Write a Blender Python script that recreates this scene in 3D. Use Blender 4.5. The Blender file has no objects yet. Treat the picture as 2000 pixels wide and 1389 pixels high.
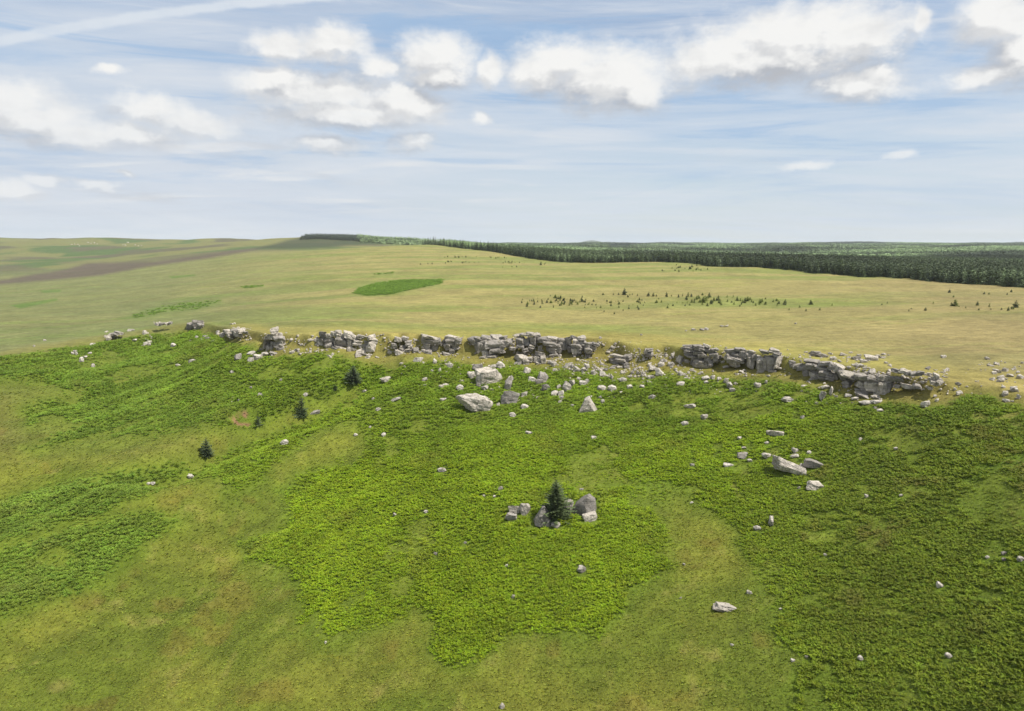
import bpy, math, random
import numpy as np
from mathutils import Vector, Matrix
random.seed(7); RNG = np.random.default_rng(7)
S = bpy.context.scene
COL = S.collection
R = math.radians

# ------------------------------------------------------------------ camera
CAM_Z, FPX, PITCH = 23.0, 1400.0, R(8.7)
cd = bpy.data.cameras.new('camera'); cam = bpy.data.objects.new('camera', cd); COL.objects.link(cam)
cam.location = (0, 0, CAM_Z); cam.rotation_euler = (R(90) - PITCH, 0, 0)
cd.sensor_width = 36; cd.lens = 36 * FPX / 2000; cd.clip_start = 0.5; cd.clip_end = 40000
S.camera = cam

# ------------------------------------------------------------------ colour management
S.view_settings.view_transform = 'Standard'
try: S.view_settings.look = 'None'
except Exception: pass
S.view_settings.gamma = 1; S.view_settings.use_curve_mapping = False
S.view_settings.exposure = 0.5
S.render.engine = 'CYCLES'
S.cycles.max_bounces = 5; S.cycles.diffuse_bounces = 2; S.cycles.glossy_bounces = 1
S.cycles.transmission_bounces = 2; S.cycles.volume_bounces = 1; S.cycles.transparent_max_bounces = 4
S.cycles.use_denoising = True; S.cycles.denoising_prefilter = 'ACCURATE'

SUN_EL, SUN_AZ = R(57), R(110)     # azimuth clockwise from +Y (the way the camera looks)
sun_dir = Vector((math.cos(SUN_EL) * math.sin(SUN_AZ), math.cos(SUN_EL) * math.cos(SUN_AZ), math.sin(SUN_EL)))
ld = bpy.data.lights.new('sun', 'SUN'); ld.energy = 4.3; ld.angle = R(0.6); ld.color = (1, 0.955, 0.88)
sun = bpy.data.objects.new('sun', ld); COL.objects.link(sun); sun.location = (60, -60, 120)
sun.rotation_euler = sun_dir.to_track_quat('Z', 'Y').to_euler()

def ray_px(px, py):
    a = (np.asarray(px, float) - 1000) / FPX; b = -(np.asarray(py, float) - 694.5) / FPX
    c, s = math.cos(PITCH), math.sin(PITCH)
    return a + 0 * b, c + b * s + 0 * a, -s + b * c + 0 * a
def project(x, y, z):
    c, s = math.cos(PITCH), math.sin(PITCH)
    dz = z - CAM_Z
    f = y * c - dz * s; u = y * s + dz * c
    f = np.maximum(f, 1e-3)
    return 1000 + FPX * x / f, 694.5 - FPX * u / f

# ------------------------------------------------------------------ node helpers
class NT:
    def __init__(s, tree): s.t = tree; s.n = tree.nodes; s.l = tree.links
    def new(s, typ, **kw):
        n = s.n.new(typ)
        for k, v in kw.items(): setattr(n, k, v)
        return n
    def put(s, sock, v):
        if isinstance(v, bpy.types.NodeSocket): s.l.new(v, sock)
        elif v is not None: sock.default_value = v
    def math(s, op, a, b=None, c=None, clamp=False):
        n = s.new('ShaderNodeMath', operation=op, use_clamp=clamp)
        for i, v in enumerate((a, b, c)):
            if v is not None: s.put(n.inputs[i], v)
        return n.outputs[0]
    def vmath(s, op, a, b=None, c=None):
        n = s.new('ShaderNodeVectorMath', operation=op)
        for i, v in enumerate((a, b, c)):
            if v is not None: s.put(n.inputs[i], v)
        return n.outputs['Value'] if op in ('LENGTH', 'DOT_PRODUCT', 'DISTANCE') else n.outputs[0]
    def mix(s, f, a, b, blend='MIX'):
        n = s.new('ShaderNodeMix', data_type='RGBA', blend_type=blend)
        s.put(n.inputs[0], f); s.put(n.inputs[6], a); s.put(n.inputs[7], b)
        return n.outputs[2]
    def noise(s, vec, scale, detail=4, rough=0.55, dist=0.0, out=0):
        n = s.new('ShaderNodeTexNoise'); s.put(n.inputs['Vector'], vec)
        n.inputs['Scale'].default_value = scale; n.inputs['Detail'].default_value = detail
        n.inputs['Roughness'].default_value = rough; n.inputs['Distortion'].default_value = dist
        return n.outputs[out]
    def rng(s, v, a, b, c=0.0, d=1.0, typ='SMOOTHSTEP'):
        n = s.new('ShaderNodeMapRange', interpolation_type=typ, clamp=True) if typ != 'LINEAR' else s.new('ShaderNodeMapRange')
        s.put(n.inputs[0], v); n.inputs[1].default_value = a; n.inputs[2].default_value = b
        n.inputs[3].default_value = c; n.inputs[4].default_value = d
        return n.outputs[0]
    def comb(s, x, y, z=0.0):
        n = s.new('ShaderNodeCombineXYZ')
        for i, v in enumerate((x, y, z)): s.put(n.inputs[i], v)
        return n.outputs[0]

# ------------------------------------------------------------------ world: sky, high cirrus veil, cumulus
W = bpy.data.worlds.new('World'); S.world = W; W.use_nodes = True
w = NT(W.node_tree); w.n.clear()
def azel(px, py):
    x, y, z = ray_px(px, py)
    return math.atan2(x, y), math.atan2(z, math.hypot(x, y))
sky = w.new('ShaderNodeTexSky', sky_type='NISHITA', sun_disc=False, sun_elevation=SUN_EL, sun_rotation=SUN_AZ)
sky.altitude = 300; sky.air_density = 1.0; sky.dust_density = 0.4; sky.ozone_density = 1.6
tc = w.new('ShaderNodeTexCoord'); sep = w.new('ShaderNodeSeparateXYZ')
w.l.new(tc.outputs['Generated'], sep.inputs[0])
dx, dy, dz = sep.outputs
az = w.math('ARCTAN2', dx, dy)
hyp = w.math('SQRT', w.math('ADD', w.math('MULTIPLY', dx, dx), w.math('MULTIPLY', dy, dy)))
el = w.math('ARCTAN2', dz, hyp)
AE = w.comb(az, el)
BLOBS = [(1100,118,80,42),(1185,150,110,62),(1250,182,50,34),(1050,140,50,40),
         (1400,112,95,52),(1540,78,175,60),(1680,70,95,55),(1500,125,180,42),
         (1675,168,88,30),(1722,142,48,26),(1950,30,85,50),(2010,100,85,62),(1940,142,100,26),(1786,30,16,24),
         (560,162,90,32),(650,188,130,40),(785,208,72,38),(690,228,120,24),
         (850,108,62,42),(856,150,56,22),(955,140,26,26),(555,85,56,30),(640,82,60,34),(740,128,40,20),
         (285,212,60,28),(370,235,85,24),(20,190,100,42),(60,228,110,32),(160,258,120,28),(250,262,80,20),
         (28,370,60,18),(640,288,62,14),(802,284,38,16),(1575,329,36,9),(1755,311,24,9),
         (92,350,42,9),(192,358,36,8),(250,338,20,6),(215,140,26,10),(935,232,18,12)]
# density field as a reusable group
g = bpy.data.node_groups.new('cloud_field', 'ShaderNodeTree')
g.interface.new_socket('P', in_out='INPUT', socket_type='NodeSocketVector')
g.interface.new_socket('D', in_out='OUTPUT', socket_type='NodeSocketFloat')
q = NT(g); gi = q.new('NodeGroupInput'); go = q.new('NodeGroupOutput')
P0 = gi.outputs[0]
wc = q.noise(P0, 9, 5, 0.6, out=1)
warp = q.vmath('MULTIPLY', q.vmath('SUBTRACT', wc, (0.5, 0.5, 0.5)), (0.065, 0.045, 0))
PW = q.vmath('ADD', P0, warp)
acc = None
for (bx, by, rx, ry) in BLOBS:
    a0, e0 = azel(bx, by); a1, _ = azel(bx + rx, by); _, e1 = azel(bx, by - ry)
    sx, sy = 1 / abs(a1 - a0), 1 / abs(e1 - e0)
    d = q.vmath('LENGTH', q.vmath('MULTIPLY_ADD', PW, (sx, sy, 0), (-a0 * sx, -e0 * sy, 0)))
    acc = d if acc is None else q.math('SMOOTH_MIN', acc, d, 0.22)
# clouds away from the frame: a sparse cumulus field of the same kind
ns = q.noise(q.vmath('MULTIPLY', P0, (1, 2.2, 1)), 2.6, 2, 0.5)
sepp = q.new('ShaderNodeSeparateXYZ'); q.l.new(P0, sepp.inputs[0])
away = q.math('MAXIMUM', q.rng(q.math('ABSOLUTE', sepp.outputs[0]), 0.68, 0.85), q.rng(sepp.outputs[1], 0.32, 0.45))
far_f = q.math('ADD', q.math('MULTIPLY', q.math('SUBTRACT', 0.52, ns), 7.0), 1.0)
far_f = q.math('ADD', far_f, q.math('MULTIPLY', q.math('SUBTRACT', 1.0, away), 5.0))
acc = q.math('MINIMUM', acc, far_f)
fb = q.noise(q.vmath('MULTIPLY', P0, (1.0, 1.5, 1)), 28, 8, 0.66)
fb2 = q.noise(q.vmath('MULTIPLY', P0, (1.0, 1.4, 1)), 8, 3, 0.6)
D = q.math('ADD', q.math('SUBTRACT', 1.63, acc), q.math('MULTIPLY', q.math('SUBTRACT', fb, 0.5), 1.5))
D = q.math('ADD', D, q.math('MULTIPLY', q.math('SUBTRACT', fb2, 0.5), 1.0))
q.l.new(D, go.inputs[0])
def field(vec):
    n = w.new('ShaderNodeGroup'); n.node_tree = g; w.put(n.inputs[0], vec); return n.outputs[0]
D0 = field(AE); D1 = field(w.vmath('ADD', AE, (0.010, 0.020, 0))); D2 = field(w.vmath('ADD', AE, (0.0, 0.045, 0)))
alpha = w.rng(D0, -0.05, 1.15)
alpha = w.math('MULTIPLY', alpha, w.rng(el, 0.0, 0.05))
lit = w.math('ADD', w.math('MULTIPLY', w.rng(w.math('SUBTRACT', D0, D1), -0.40, 0.34), 0.5), w.math('MULTIPLY', w.rng(w.math('SUBTRACT', D0, D2), -0.55, 0.30), 0.5))
bil_ = w.noise(w.vmath('MULTIPLY', AE, (1, 1.6, 1)), 14, 5, 0.6)
lit = w.math('ADD', lit, w.math('MULTIPLY', w.math('SUBTRACT', bil_, 0.5), 1.3), clamp=True)
# the sky itself, slightly veiled towards the horizon, with streaks of cirrus
planar = w.comb(w.math('DIVIDE', dx, w.math('ADD', w.math('MAXIMUM', dz, 0.0), 0.09)),
                w.math('DIVIDE', dy, w.math('ADD', w.math('MAXIMUM', dz, 0.0), 0.09)))
mp = w.new('ShaderNodeMapping'); w.l.new(planar, mp.inputs[0])
mp.inputs['Rotation'].default_value = (0, 0, R(-14)); mp.inputs['Scale'].default_value = (0.36, 1.5, 1)
c1 = w.noise(mp.outputs[0], 0.75, 8, 0.62, 0.5)
c2 = w.noise(planar, 0.42, 4, 0.55, 0.3)
c4 = w.noise(mp.outputs[0], 2.6, 6, 0.7, 0.3)
cir = w.math('MULTIPLY', w.math('ADD', w.math('MULTIPLY', w.rng(c1, 0.30, 0.60), 0.75), w.math('MULTIPLY', w.rng(c4, 0.42, 0.66), 0.35), clamp=True), w.rng(c2, 0.30, 0.60, 0.45, 1.0))
# smooth white streaks low in the sky
mp2 = w.new('ShaderNodeMapping'); w.l.new(planar, mp2.inputs[0]); mp2.inputs['Scale'].default_value = (0.5, 1.1, 1)
c3 = w.noise(mp2.outputs[0], 1.7, 5, 0.5, 0.2)
streak = w.math('MULTIPLY', w.rng(c3, 0.52, 0.70), w.math('MULTIPLY', w.rng(el, 0.03, 0.07), w.rng(el, 0.26, 0.15)))
streak = w.math('MULTIPLY', streak, w.rng(az, 0.25, -0.15, 0.3, 1.0))
# contrail: a great-circle-like band at upper left
a0, e0 = azel(-60, 80); a1, e1 = azel(520, -12)
am, em = azel(240, 38)
tx, ty = (a1 - a0), (e1 - e0); L = math.hypot(tx, ty); tx /= L; ty /= L
off = w.vmath('SUBTRACT', AE, (am, em, 0))
perp = w.vmath('DOT_PRODUCT', off, (-ty, tx, 0)); along = w.vmath('DOT_PRODUCT', off, (tx, ty, 0))
perp = w.math('ADD', perp, w.math('MULTIPLY', w.math('MULTIPLY', along, along), 0.30))
perp = w.math('ADD', perp, w.math('MULTIPLY', w.math('SUBTRACT', w.noise(AE, 40, 4), 0.5), 0.006))
trail = w.math('MULTIPLY', w.rng(w.math('ABSOLUTE', perp), 0.0075, 0.0022), w.rng(w.noise(AE, 22, 4), 0.25, 0.55, 0.6, 1.0))
trail = w.math('MULTIPLY', trail, w.math('MULTIPLY', w.rng(along, 0.45, 0.2), w.rng(along, -0.6, -0.4)))
veil = w.rng(el, 0.0, 0.40, 0.80, 0.05, 'LINEAR')
leftveil = w.math('MULTIPLY', w.rng(az, 0.25, -0.6, 0.0, 0.45), w.rng(el, 0.34, 0.12))
veil = w.math('ADD', veil, leftveil, clamp=True)
SK = 0.1
def lum(r, g_, b): return (r / SK, g_ / SK, b / SK, 1)
hsv = w.new('ShaderNodeHueSaturation'); w.l.new(sky.outputs[0], hsv.inputs['Color'])
hsv.inputs['Saturation'].default_value = 1.12; hsv.inputs['Value'].default_value = 0.92
base = w.mix(veil, hsv.outputs[0], lum(0.435, 0.475, 0.535))
base = w.mix(w.math('MULTIPLY', cir, 0.82), base, lum(0.47, 0.515, 0.575))
base = w.mix(w.math('MULTIPLY', streak, 0.8), base, lum(0.56, 0.57, 0.585))
# thin layered veils in long level bands all the way down
bw_ = w.noise(w.comb(w.math('MULTIPLY', az, 1.6), w.math('ADD', w.math('MULTIPLY', el, 17.0), w.math('MULTIPLY', az, 0.5))), 1.25, 8, 0.66, 0.6)
base = w.mix(w.math('MULTIPLY', w.rng(bw_, 0.49, 0.68), 0.58), base, lum(0.53, 0.55, 0.58))
base = w.mix(w.math('MULTIPLY', w.rng(bw_, 0.50, 0.36), w.rng(el, 0.02, 0.16, 0.12, 0.5)), base, lum(0.20, 0.335, 0.52))
pw_ = w.noise(w.comb(w.math('MULTIPLY', az, 4.5), w.math('MULTIPLY', el, 26.0)), 1.1, 6, 0.6, 0.2)
puff = w.math('MULTIPLY', w.rng(pw_, 0.56, 0.70), w.math('MULTIPLY', w.rng(el, 0.03, 0.06), w.rng(el, 0.20, 0.12)))
base = w.mix(w.math('MULTIPLY', w.math('MULTIPLY', puff, w.rng(az, 0.2, -0.4, 0.25, 1.0)), 0.6), base, lum(0.42, 0.44, 0.475))
base = w.mix(w.math('MULTIPLY', trail, 0.9), base, lum(0.50, 0.54, 0.59))
ccol = w.mix(lit, lum(0.34, 0.35, 0.375), lum(0.66, 0.655, 0.64))
lowfade = w.rng(el, 0.22, 0.06, 0.96, 0.55)
fin = w.mix(w.math('MULTIPLY', alpha, lowfade), base, ccol)
bg = w.new('ShaderNodeBackground'); w.l.new(fin, bg.inputs[0]); bg.inputs[1].default_value = SK
wo = w.new('ShaderNodeOutputWorld'); w.l.new(bg.outputs[0], wo.inputs[0])
try:
    W.cycles.sampling_method = 'MANUAL'; W.cycles.sample_map_resolution = 512
except Exception: pass

# ------------------------------------------------------------------ numpy noise
def _h(ix, iy, iz=0, seed=0):
    n = (ix.astype(np.int64) * 374761393 + iy.astype(np.int64) * 668265263 + (np.asarray(iz).astype(np.int64)) * 2147483647 + seed * 974634777) & 0xffffffff
    n = ((n ^ (n >> 13)) * 1274126177) & 0xffffffff
    n = ((n ^ (n >> 16)) * 2246822519) & 0xffffffff
    return ((n ^ (n >> 15)) & 0xffffff) / float(0xffffff)
def vnoise2(x, y, seed=0):
    ix, iy = np.floor(x), np.floor(y); fx, fy = x - ix, y - iy
    ux, uy = fx * fx * (3 - 2 * fx), fy * fy * (3 - 2 * fy)
    a = _h(ix, iy, 0, seed); b = _h(ix + 1, iy, 0, seed); c = _h(ix, iy + 1, 0, seed); d = _h(ix + 1, iy + 1, 0, seed)
    return (a + (b - a) * ux) * (1 - uy) + (c + (d - c) * ux) * uy
def fbm2(x, y, oct=4, seed=0, gain=0.5):
    s = 0; a = 1; t = 0
    for o in range(oct):
        s = s + a * vnoise2(x * 2 ** o + 17.3 * o, y * 2 ** o - 9.1 * o, seed + o); t += a; a *= gain
    return s / t
def vnoise3(x, y, z, seed=0):
    ix, iy, iz = np.floor(x), np.floor(y), np.floor(z); fx, fy, fz = x - ix, y - iy, z - iz
    ux, uy, uz = fx * fx * (3 - 2 * fx), fy * fy * (3 - 2 * fy), fz * fz * (3 - 2 * fz)
    r = []
    for k in (0, 1):
        a = _h(ix, iy, iz + k, seed); b = _h(ix + 1, iy, iz + k, seed); c = _h(ix, iy + 1, iz + k, seed); d = _h(ix + 1, iy + 1, iz + k, seed)
        r.append((a + (b - a) * ux) * (1 - uy) + (c + (d - c) * ux) * uy)
    return r[0] * (1 - uz) + r[1] * uz
def sstep(x, a, b):
    t = np.clip((x - a) / (b - a), 0, 1); return t * t * (3 - 2 * t)

# ------------------------------------------------------------------ terrain: two surveyed surfaces joined along the crag line
def cp(px, py, Y):
    x, y, z = ray_px(px, py); t = Y / y
    return float(x * t), float(Y), float(CAM_Z + z * t)
def cz(px, Y, z): return ((px - 1000) / FPX * Y, Y, z)
EDGE = [(-250,720,180),(0,690,200),(200,658,225),(300,642,232),(380,632,230),(450,643,208),(530,655,186),(640,655,182),(760,662,177),(860,660,178),(950,662,178),
        (1100,660,178),(1180,668,172),(1250,675,168),(1350,680,163),(1430,686,158),(1500,690,153),(1600,705,143),(1700,725,131),(1850,745,120),(2000,765,112),(2250,795,101)]
PL = [cp(*e) for e in EDGE] + [cp(*e) for e in [
    (530,600,283),(530,540,480),(530,500,800),(850,630,215),(850,600,262),(850,560,350),(850,500,700),(850,479,930),
    (1200,600,262),(1200,560,350),(1200,530,470),(1300,515,560),(1120,512,620),(960,492,780),(1600,650,190),(1600,600,250),
    (1600,560,340),(1600,535,440),(2000,620,210),(2000,563,330),(2250,565,315),(0,650,260),(0,600,420),(100,560,640),(0,550,800),
    (200,530,850),(300,510,1000),(300,600,350),(300,550,600),(450,490,1100),(200,500,1300),(0,500,1300),(0,466,2200),(100,468,2100),
    (300,470,2000),(450,471,1900),(600,465,1700),(680,467,1700),(760,472,1600),(600,478,1350),(700,488,1100),(-300,466,2300),(-300,550,800),(-300,620,330)]]
PL += [cz(900,1050,24),cz(1000,1000,13),cz(1300,1000,5),cz(1700,1000,2),cz(2150,1000,2),cz(850,2000,24),cz(1200,2000,9),cz(1600,2000,8),cz(2100,2000,8),
       cz(900,3500,20),cz(1300,3300,22),cz(1700,3300,20),cz(2100,3500,22),cz(-200,4500,10),cz(400,4500,10),cz(900,4600,26),cz(1300,4500,28),
       cz(1700,4500,33),cz(2100,4500,28),cz(0,9000,0),cz(1000,9000,0),cz(2000,9000,0)]
SL = [cp(*e) for e in [(-250,730,176),(0,697,197),(200,664,222),(300,650,229),(380,643,226),(450,665,203),(530,692,181),(640,688,178),(700,702,176),(820,700,174),(950,703,173),(1080,706,172),
    (1150,712,167),(1210,730,163),(1290,715,161),(1370,722,158),(1490,730,149),(1600,748,138),(1700,780,126),(1850,775,117),(2000,790,109),(2250,822,98),
    (1000,800,148),(1000,1000,112),(1000,1200,91),(1000,1389,77),(1600,900,113),(1600,1100,89),(1600,1389,67),(2000,900,95),(2000,1100,76),(2000,1389,58),
    (600,800,158),(600,1000,122),(600,1200,98),(600,1389,82),(300,750,180),(300,850,150),(300,1000,120),(300,1200,100),(300,1389,83),
    (0,750,172),(0,850,145),(0,1000,118),(0,1200,98),(0,1389,83),(-250,850,140),(-250,1100,104),(-250,1389,80),(2250,900,84),(2250,1100,66),(2250,1389,52)]]
SL += [cz(-300,30,-44),cz(1000,30,-42),cz(2300,25,-28)]
def tps_fit(pts):
    P = np.array(pts); th = np.arctan2(P[:, 0], P[:, 1]); v = np.log(np.hypot(P[:, 0], P[:, 1]))
    X = np.stack([th * 1.3, v], 1); n = len(P)
    d2 = ((X[:, None] - X[None]) ** 2).sum(-1)
    K = 0.5 * d2 * np.log(d2 + 1e-12) + np.eye(n) * 2e-4
    A = np.zeros((n + 3, n + 3)); A[:n, :n] = K; A[:n, n] = 1; A[:n, n + 1:] = X; A[n, :n] = 1; A[n + 1:, :n] = X.T
    sol = np.linalg.solve(A, np.concatenate([P[:, 2], np.zeros(3)]))
    return X, sol
def tps_eval(f, th, v):
    X, sol = f; n = len(X); out = sol[n] + sol[n + 1] * th * 1.3 + sol[n + 2] * v
    for i in range(n):
        d2 = (th * 1.3 - X[i, 0]) ** 2 + (v - X[i, 1]) ** 2
        out = out + sol[i] * 0.5 * d2 * np.log(d2 + 1e-12)
    return out
fP, fS = tps_fit(PL), tps_fit(SL)
E = np.array([cp(*e) for e in EDGE]); E_th = np.arctan2(E[:, 0], E[:, 1]); E_r = np.hypot(E[:, 0], E[:, 1])
def edge_r(th):
    base = np.interp(th, E_th, E_r)
    s = th * 180
    return base + (vnoise2(s * 0.16, s * 0 + 3, 5) - 0.5) * 4.0 + (vnoise2(s * 0.5, s * 0 + 8, 6) - 0.5) * 1.6
def height_raw(th, r):
    thc = np.clip(th, -0.80, 0.80); v = np.log(np.maximum(r, 25))
    p = tps_eval(fP, thc, v); s = tps_eval(fS, thc, v)
    sd = r - edge_r(thc)
    wgt = sstep(sd, -1.6, 1.2)
    z = s * (1 - wgt) + p * wgt
    x, y = r * np.sin(th), r * np.cos(th)
    near = sstep(r, 900, 300)
    # hummocks, terracettes running across the slope, long ribs on the left
    z = z + (fbm2(x / 26, y / 26, 3, 11) - 0.5) * 1.5 * sstep(r, 40, 120) * (0.35 + 0.65 * near) * (1 - 0.5 * np.exp(-(sd / 8) ** 2))
    z = z + (fbm2(x / 5.5, y / 5.5, 3, 21) - 0.5) * 0.55 * near
    z = z + (fbm2(x / 1.6, y / 1.6, 2, 31) - 0.5) * 0.22 * sstep(r, 260, 160)
    below = 1 - sstep(sd, -6, 0)
    rib = fbm2((x * 0.80 - y * 0.6) / 7.0, (x * 0.6 + y * 0.80) / 34, 3, 41)
    z = z + (rib - 0.5) * 4.2 * below * sstep(x, 10, -50)
    z = z + (fbm2(x / 190, y / 190, 3, 51) - 0.5) * 24 * sstep(r, 900, 2200)
    return z
TH = np.concatenate([np.linspace(-85, -42, 22)[:-1], np.linspace(-42, 42, 660), np.linspace(42, 85, 22)[1:]]) * math.pi / 180
RR = np.concatenate([np.linspace(12, 52, 12)[:-1], np.exp(np.linspace(math.log(52), math.log(240), 430))[:-1],
                     np.exp(np.linspace(math.log(240), math.log(11500), 330))])
GT, GR = np.meshgrid(TH, RR, indexing='ij')
H = height_raw(GT, GR)
LR = np.log(RR)
def gidx(x, y):
    th = np.arctan2(x, y); r = np.hypot(x, y)
    ti = np.clip(np.interp(th, TH, np.arange(len(TH))), 0, len(TH) - 1.001)
    ri = np.clip(np.interp(r, RR, np.arange(len(RR))), 0, len(RR) - 1.001)
    return ti, ri
def bil(G, ti, ri):
    i, j = ti.astype(int), ri.astype(int); a, b = ti - i, ri - j
    return (G[i, j] * (1 - a) + G[i + 1, j] * a) * (1 - b) + (G[i, j + 1] * (1 - a) + G[i + 1, j + 1] * a) * b
def hz(x, y):
    x = np.atleast_1d(np.asarray(x, float)); y = np.atleast_1d(np.asarray(y, float))
    return bil(H, *gidx(x, y))
# a shallow erosion scar in the turf, found where its pixels meet the ground
def hit(px, py, rmin=45, rmax=9000):
    """first ground point along the line of sight of each pixel"""
    px = np.atleast_1d(np.asarray(px, float)); py = np.atleast_1d(np.asarray(py, float))
    x, y, z = ray_px(px, py); h = np.hypot(x, y)
    rs = np.exp(np.linspace(math.log(rmin), math.log(rmax), 2600))
    out = np.zeros((len(px), 3))
    for k in range(len(px)):
        t = rs / h[k]; X, Y, Z = x[k] * t, y[k] * t, CAM_Z + z[k] * t
        g_ = bil(H, *gidx(X, Y)); below = np.nonzero(Z < g_)[0]
        i = below[0] if len(below) else len(rs) - 1
        if i > 0 and len(below):
            d0, d1 = Z[i - 1] - g_[i - 1], g_[i] - Z[i]; f = d0 / max(d0 + d1, 1e-9)
        else: f = 0
        i0 = max(i - 1, 0)
        xx, yy = X[i0] * (1 - f) + X[i] * f, Y[i0] * (1 - f) + Y[i] * f
        out[k] = (xx, yy, bil(H, *gidx(np.array([xx]), np.array([yy])))[0])
    return out

def poly_mask(U, V, poly, soft=4.0):
    """1 inside a polygon, fading over `soft` at the rim"""
    poly = np.array(poly, float); m = np.zeros(U.shape)
    x0, y0 = poly.min(0) - soft * 2; x1, y1 = poly.max(0) + soft * 2
    sel = (U > x0) & (U < x1) & (V > y0) & (V < y1)
    u, v = U[sel], V[sel]
    if not len(u): return m
    inside = np.zeros(len(u), bool); d2 = np.full(len(u), 1e12)
    for k in range(len(poly)):
        ax, ay = poly[k - 1]; bx, by = poly[k]
        c = ((ay > v) != (by > v)) & (u < (bx - ax) * (v - ay) / (by - ay + 1e-12) + ax); inside ^= c
        ex, ey = bx - ax, by - ay; t = np.clip(((u - ax) * ex + (v - ay) * ey) / (ex * ex + ey * ey + 1e-9), 0, 1)
        d2 = np.minimum(d2, (u - ax - t * ex) ** 2 + (v - ay - t * ey) ** 2)
    sd = np.sqrt(d2) * np.where(inside, 1, -1)
    m[sel] = sstep(sd, -soft, soft); return m

SCAR = [(446,818),(458,808),(472,800),(492,797),(507,799),(508,812),(500,824),(486,832),(470,834),(456,826)]
SCAR2 = [(415,792),(440,785),(462,782),(466,787),(440,793),(418,797)]
x_, y_, _z = GR * np.sin(GT), GR * np.cos(GT), H
gul = hit([330, 405, 460, 530, 590, 640, 690, 730], [935, 897, 872, 845, 818, 785, 758, 735])
gd = np.full(x_.shape, 1e9)
for k_ in range(len(gul) - 1):
    ax, ay, bx, by = gul[k_][0], gul[k_][1], gul[k_ + 1][0], gul[k_ + 1][1]; ex, ey = bx - ax, by - ay
    t_ = np.clip(((x_ - ax) * ex + (y_ - ay) * ey) / (ex * ex + ey * ey), 0, 1); gd = np.minimum(gd, np.hypot(x_ - ax - t_ * ex, y_ - ay - t_ * ey))
print('z range', H.min(), H.max())
H = H - 2.4 * np.exp(-(gd / 5.0) ** 2) + 1.3 * np.exp(-((gd - 12) / 6.0) ** 2)
U0, V0 = project(x_, y_, H)
ok = (GR < 260)
H = H - 1.3 * np.where(ok, poly_mask(U0, V0, SCAR, 1.6), 0) - 0.6 * np.where(ok, poly_mask(U0, V0, SCAR2, 1.5), 0)

# ------------------------------------------------------------------ ground cover, surveyed from the photograph onto the land
BR_MAIN = [(-400,700),(0,690),(100,674),(200,659),(300,641),(380,633),(440,660),(500,688),(540,700),(620,686),(680,704),(740,712),(760,700),(860,704),(930,712),(1000,716),(1060,724),
    (1140,728),(1190,735),(1260,742),(1330,736),(1420,738),(1500,738),(1560,745),(1620,770),(1700,792),(1760,790),(1850,792),(1900,750),(1960,765),(2100,775),(2500,820),
    (2600,1700),(1560,1700),(1545,1389),(1560,1290),(1530,1250),(1520,1200),(1485,1130),(1445,1080),(1420,1020),(1365,985),(1330,965),(1295,1000),(1310,1060),(1310,1108),(1265,1142),(1220,1165),
    (1212,1200),(1172,1245),(1090,1235),(1000,1240),(960,1275),(900,1300),(862,1308),(835,1285),(838,1220),(800,1185),(740,1222),(620,1248),(568,1222),(600,1180),(560,1112),(470,1092),
    (468,1062),(560,1030),(560,965),(590,930),(700,890),(715,860),(690,828),(640,828),(590,868),(500,950),(440,962),(430,935),(370,936),(290,962),(200,1004),(110,1038),(0,1065),(-400,1180),
    (-400,1040),(0,978),(150,938),(270,915),(400,898),(500,862),(560,835),(640,806),(700,775),(690,760),(620,790),(540,815),(500,838),(430,832),(330,842),(200,872),(120,876),(60,880),(120,850),(160,826),
    (60,830),(40,800),(110,772),(80,748),(0,742),(-400,790)]
BR_LOW = [(-400,1240),(-400,1110),(0,1072),(100,1048),(220,1010),(300,998),(338,1020),(250,1110),(180,1150),(100,1172),(0,1205)]
BR_OVAL = [(690,573),(700,562),(740,553),(790,547),(862,546),(866,553),(830,561),(800,566),(770,574),(720,578)]
BR_MID = [(235,622),(300,600),(360,590),(430,584),(432,592),(390,606),(320,614),(270,624)]
BR_MID2 = [(415,575),(500,564),(520,566),(440,580)]
BR_S = [[(470,560),(512,557),(516,560),(480,564)],[(20,596),(110,583),(112,587),(40,603)],[(330,540),(380,536),(382,539),(335,544)],[(80,568),(118,566),(118,570),(84,572)],[(730,535),(768,532),(768,535),(732,537)]]
HEATH = [(-400,575),(-400,556),(0,547),(130,526),(172,514),(300,511),(450,490),(520,482),(500,488),(400,506),(290,521),(200,538),(60,551),(0,556)]
DARKHILL = [(500,486),(560,470),(600,461),(700,461),(760,468),(812,470),(812,476),(700,478),(640,484),(560,487)]
BARE_TAN = [(1620,1200),(1570,1215),(1590,1225)]
BREAK = [(860,735+90),(905,800),(960,800),(1010,812),(985,850),(930,862),(870,850)]   # thin grassy gap below the split boulder
def srgb(r, g_, b):
    c = np.array([r, g_, b]) / 255.0
    return np.where(c <= 0.04045, c / 12.92, ((c + 0.055) / 1.055) ** 2.4)
KA = 0.50      # from the brightness in the photograph to the surface's own reflectance
def alb(r, g_, b, k=1.0): return srgb(r, g_, b) * KA * k
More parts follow.
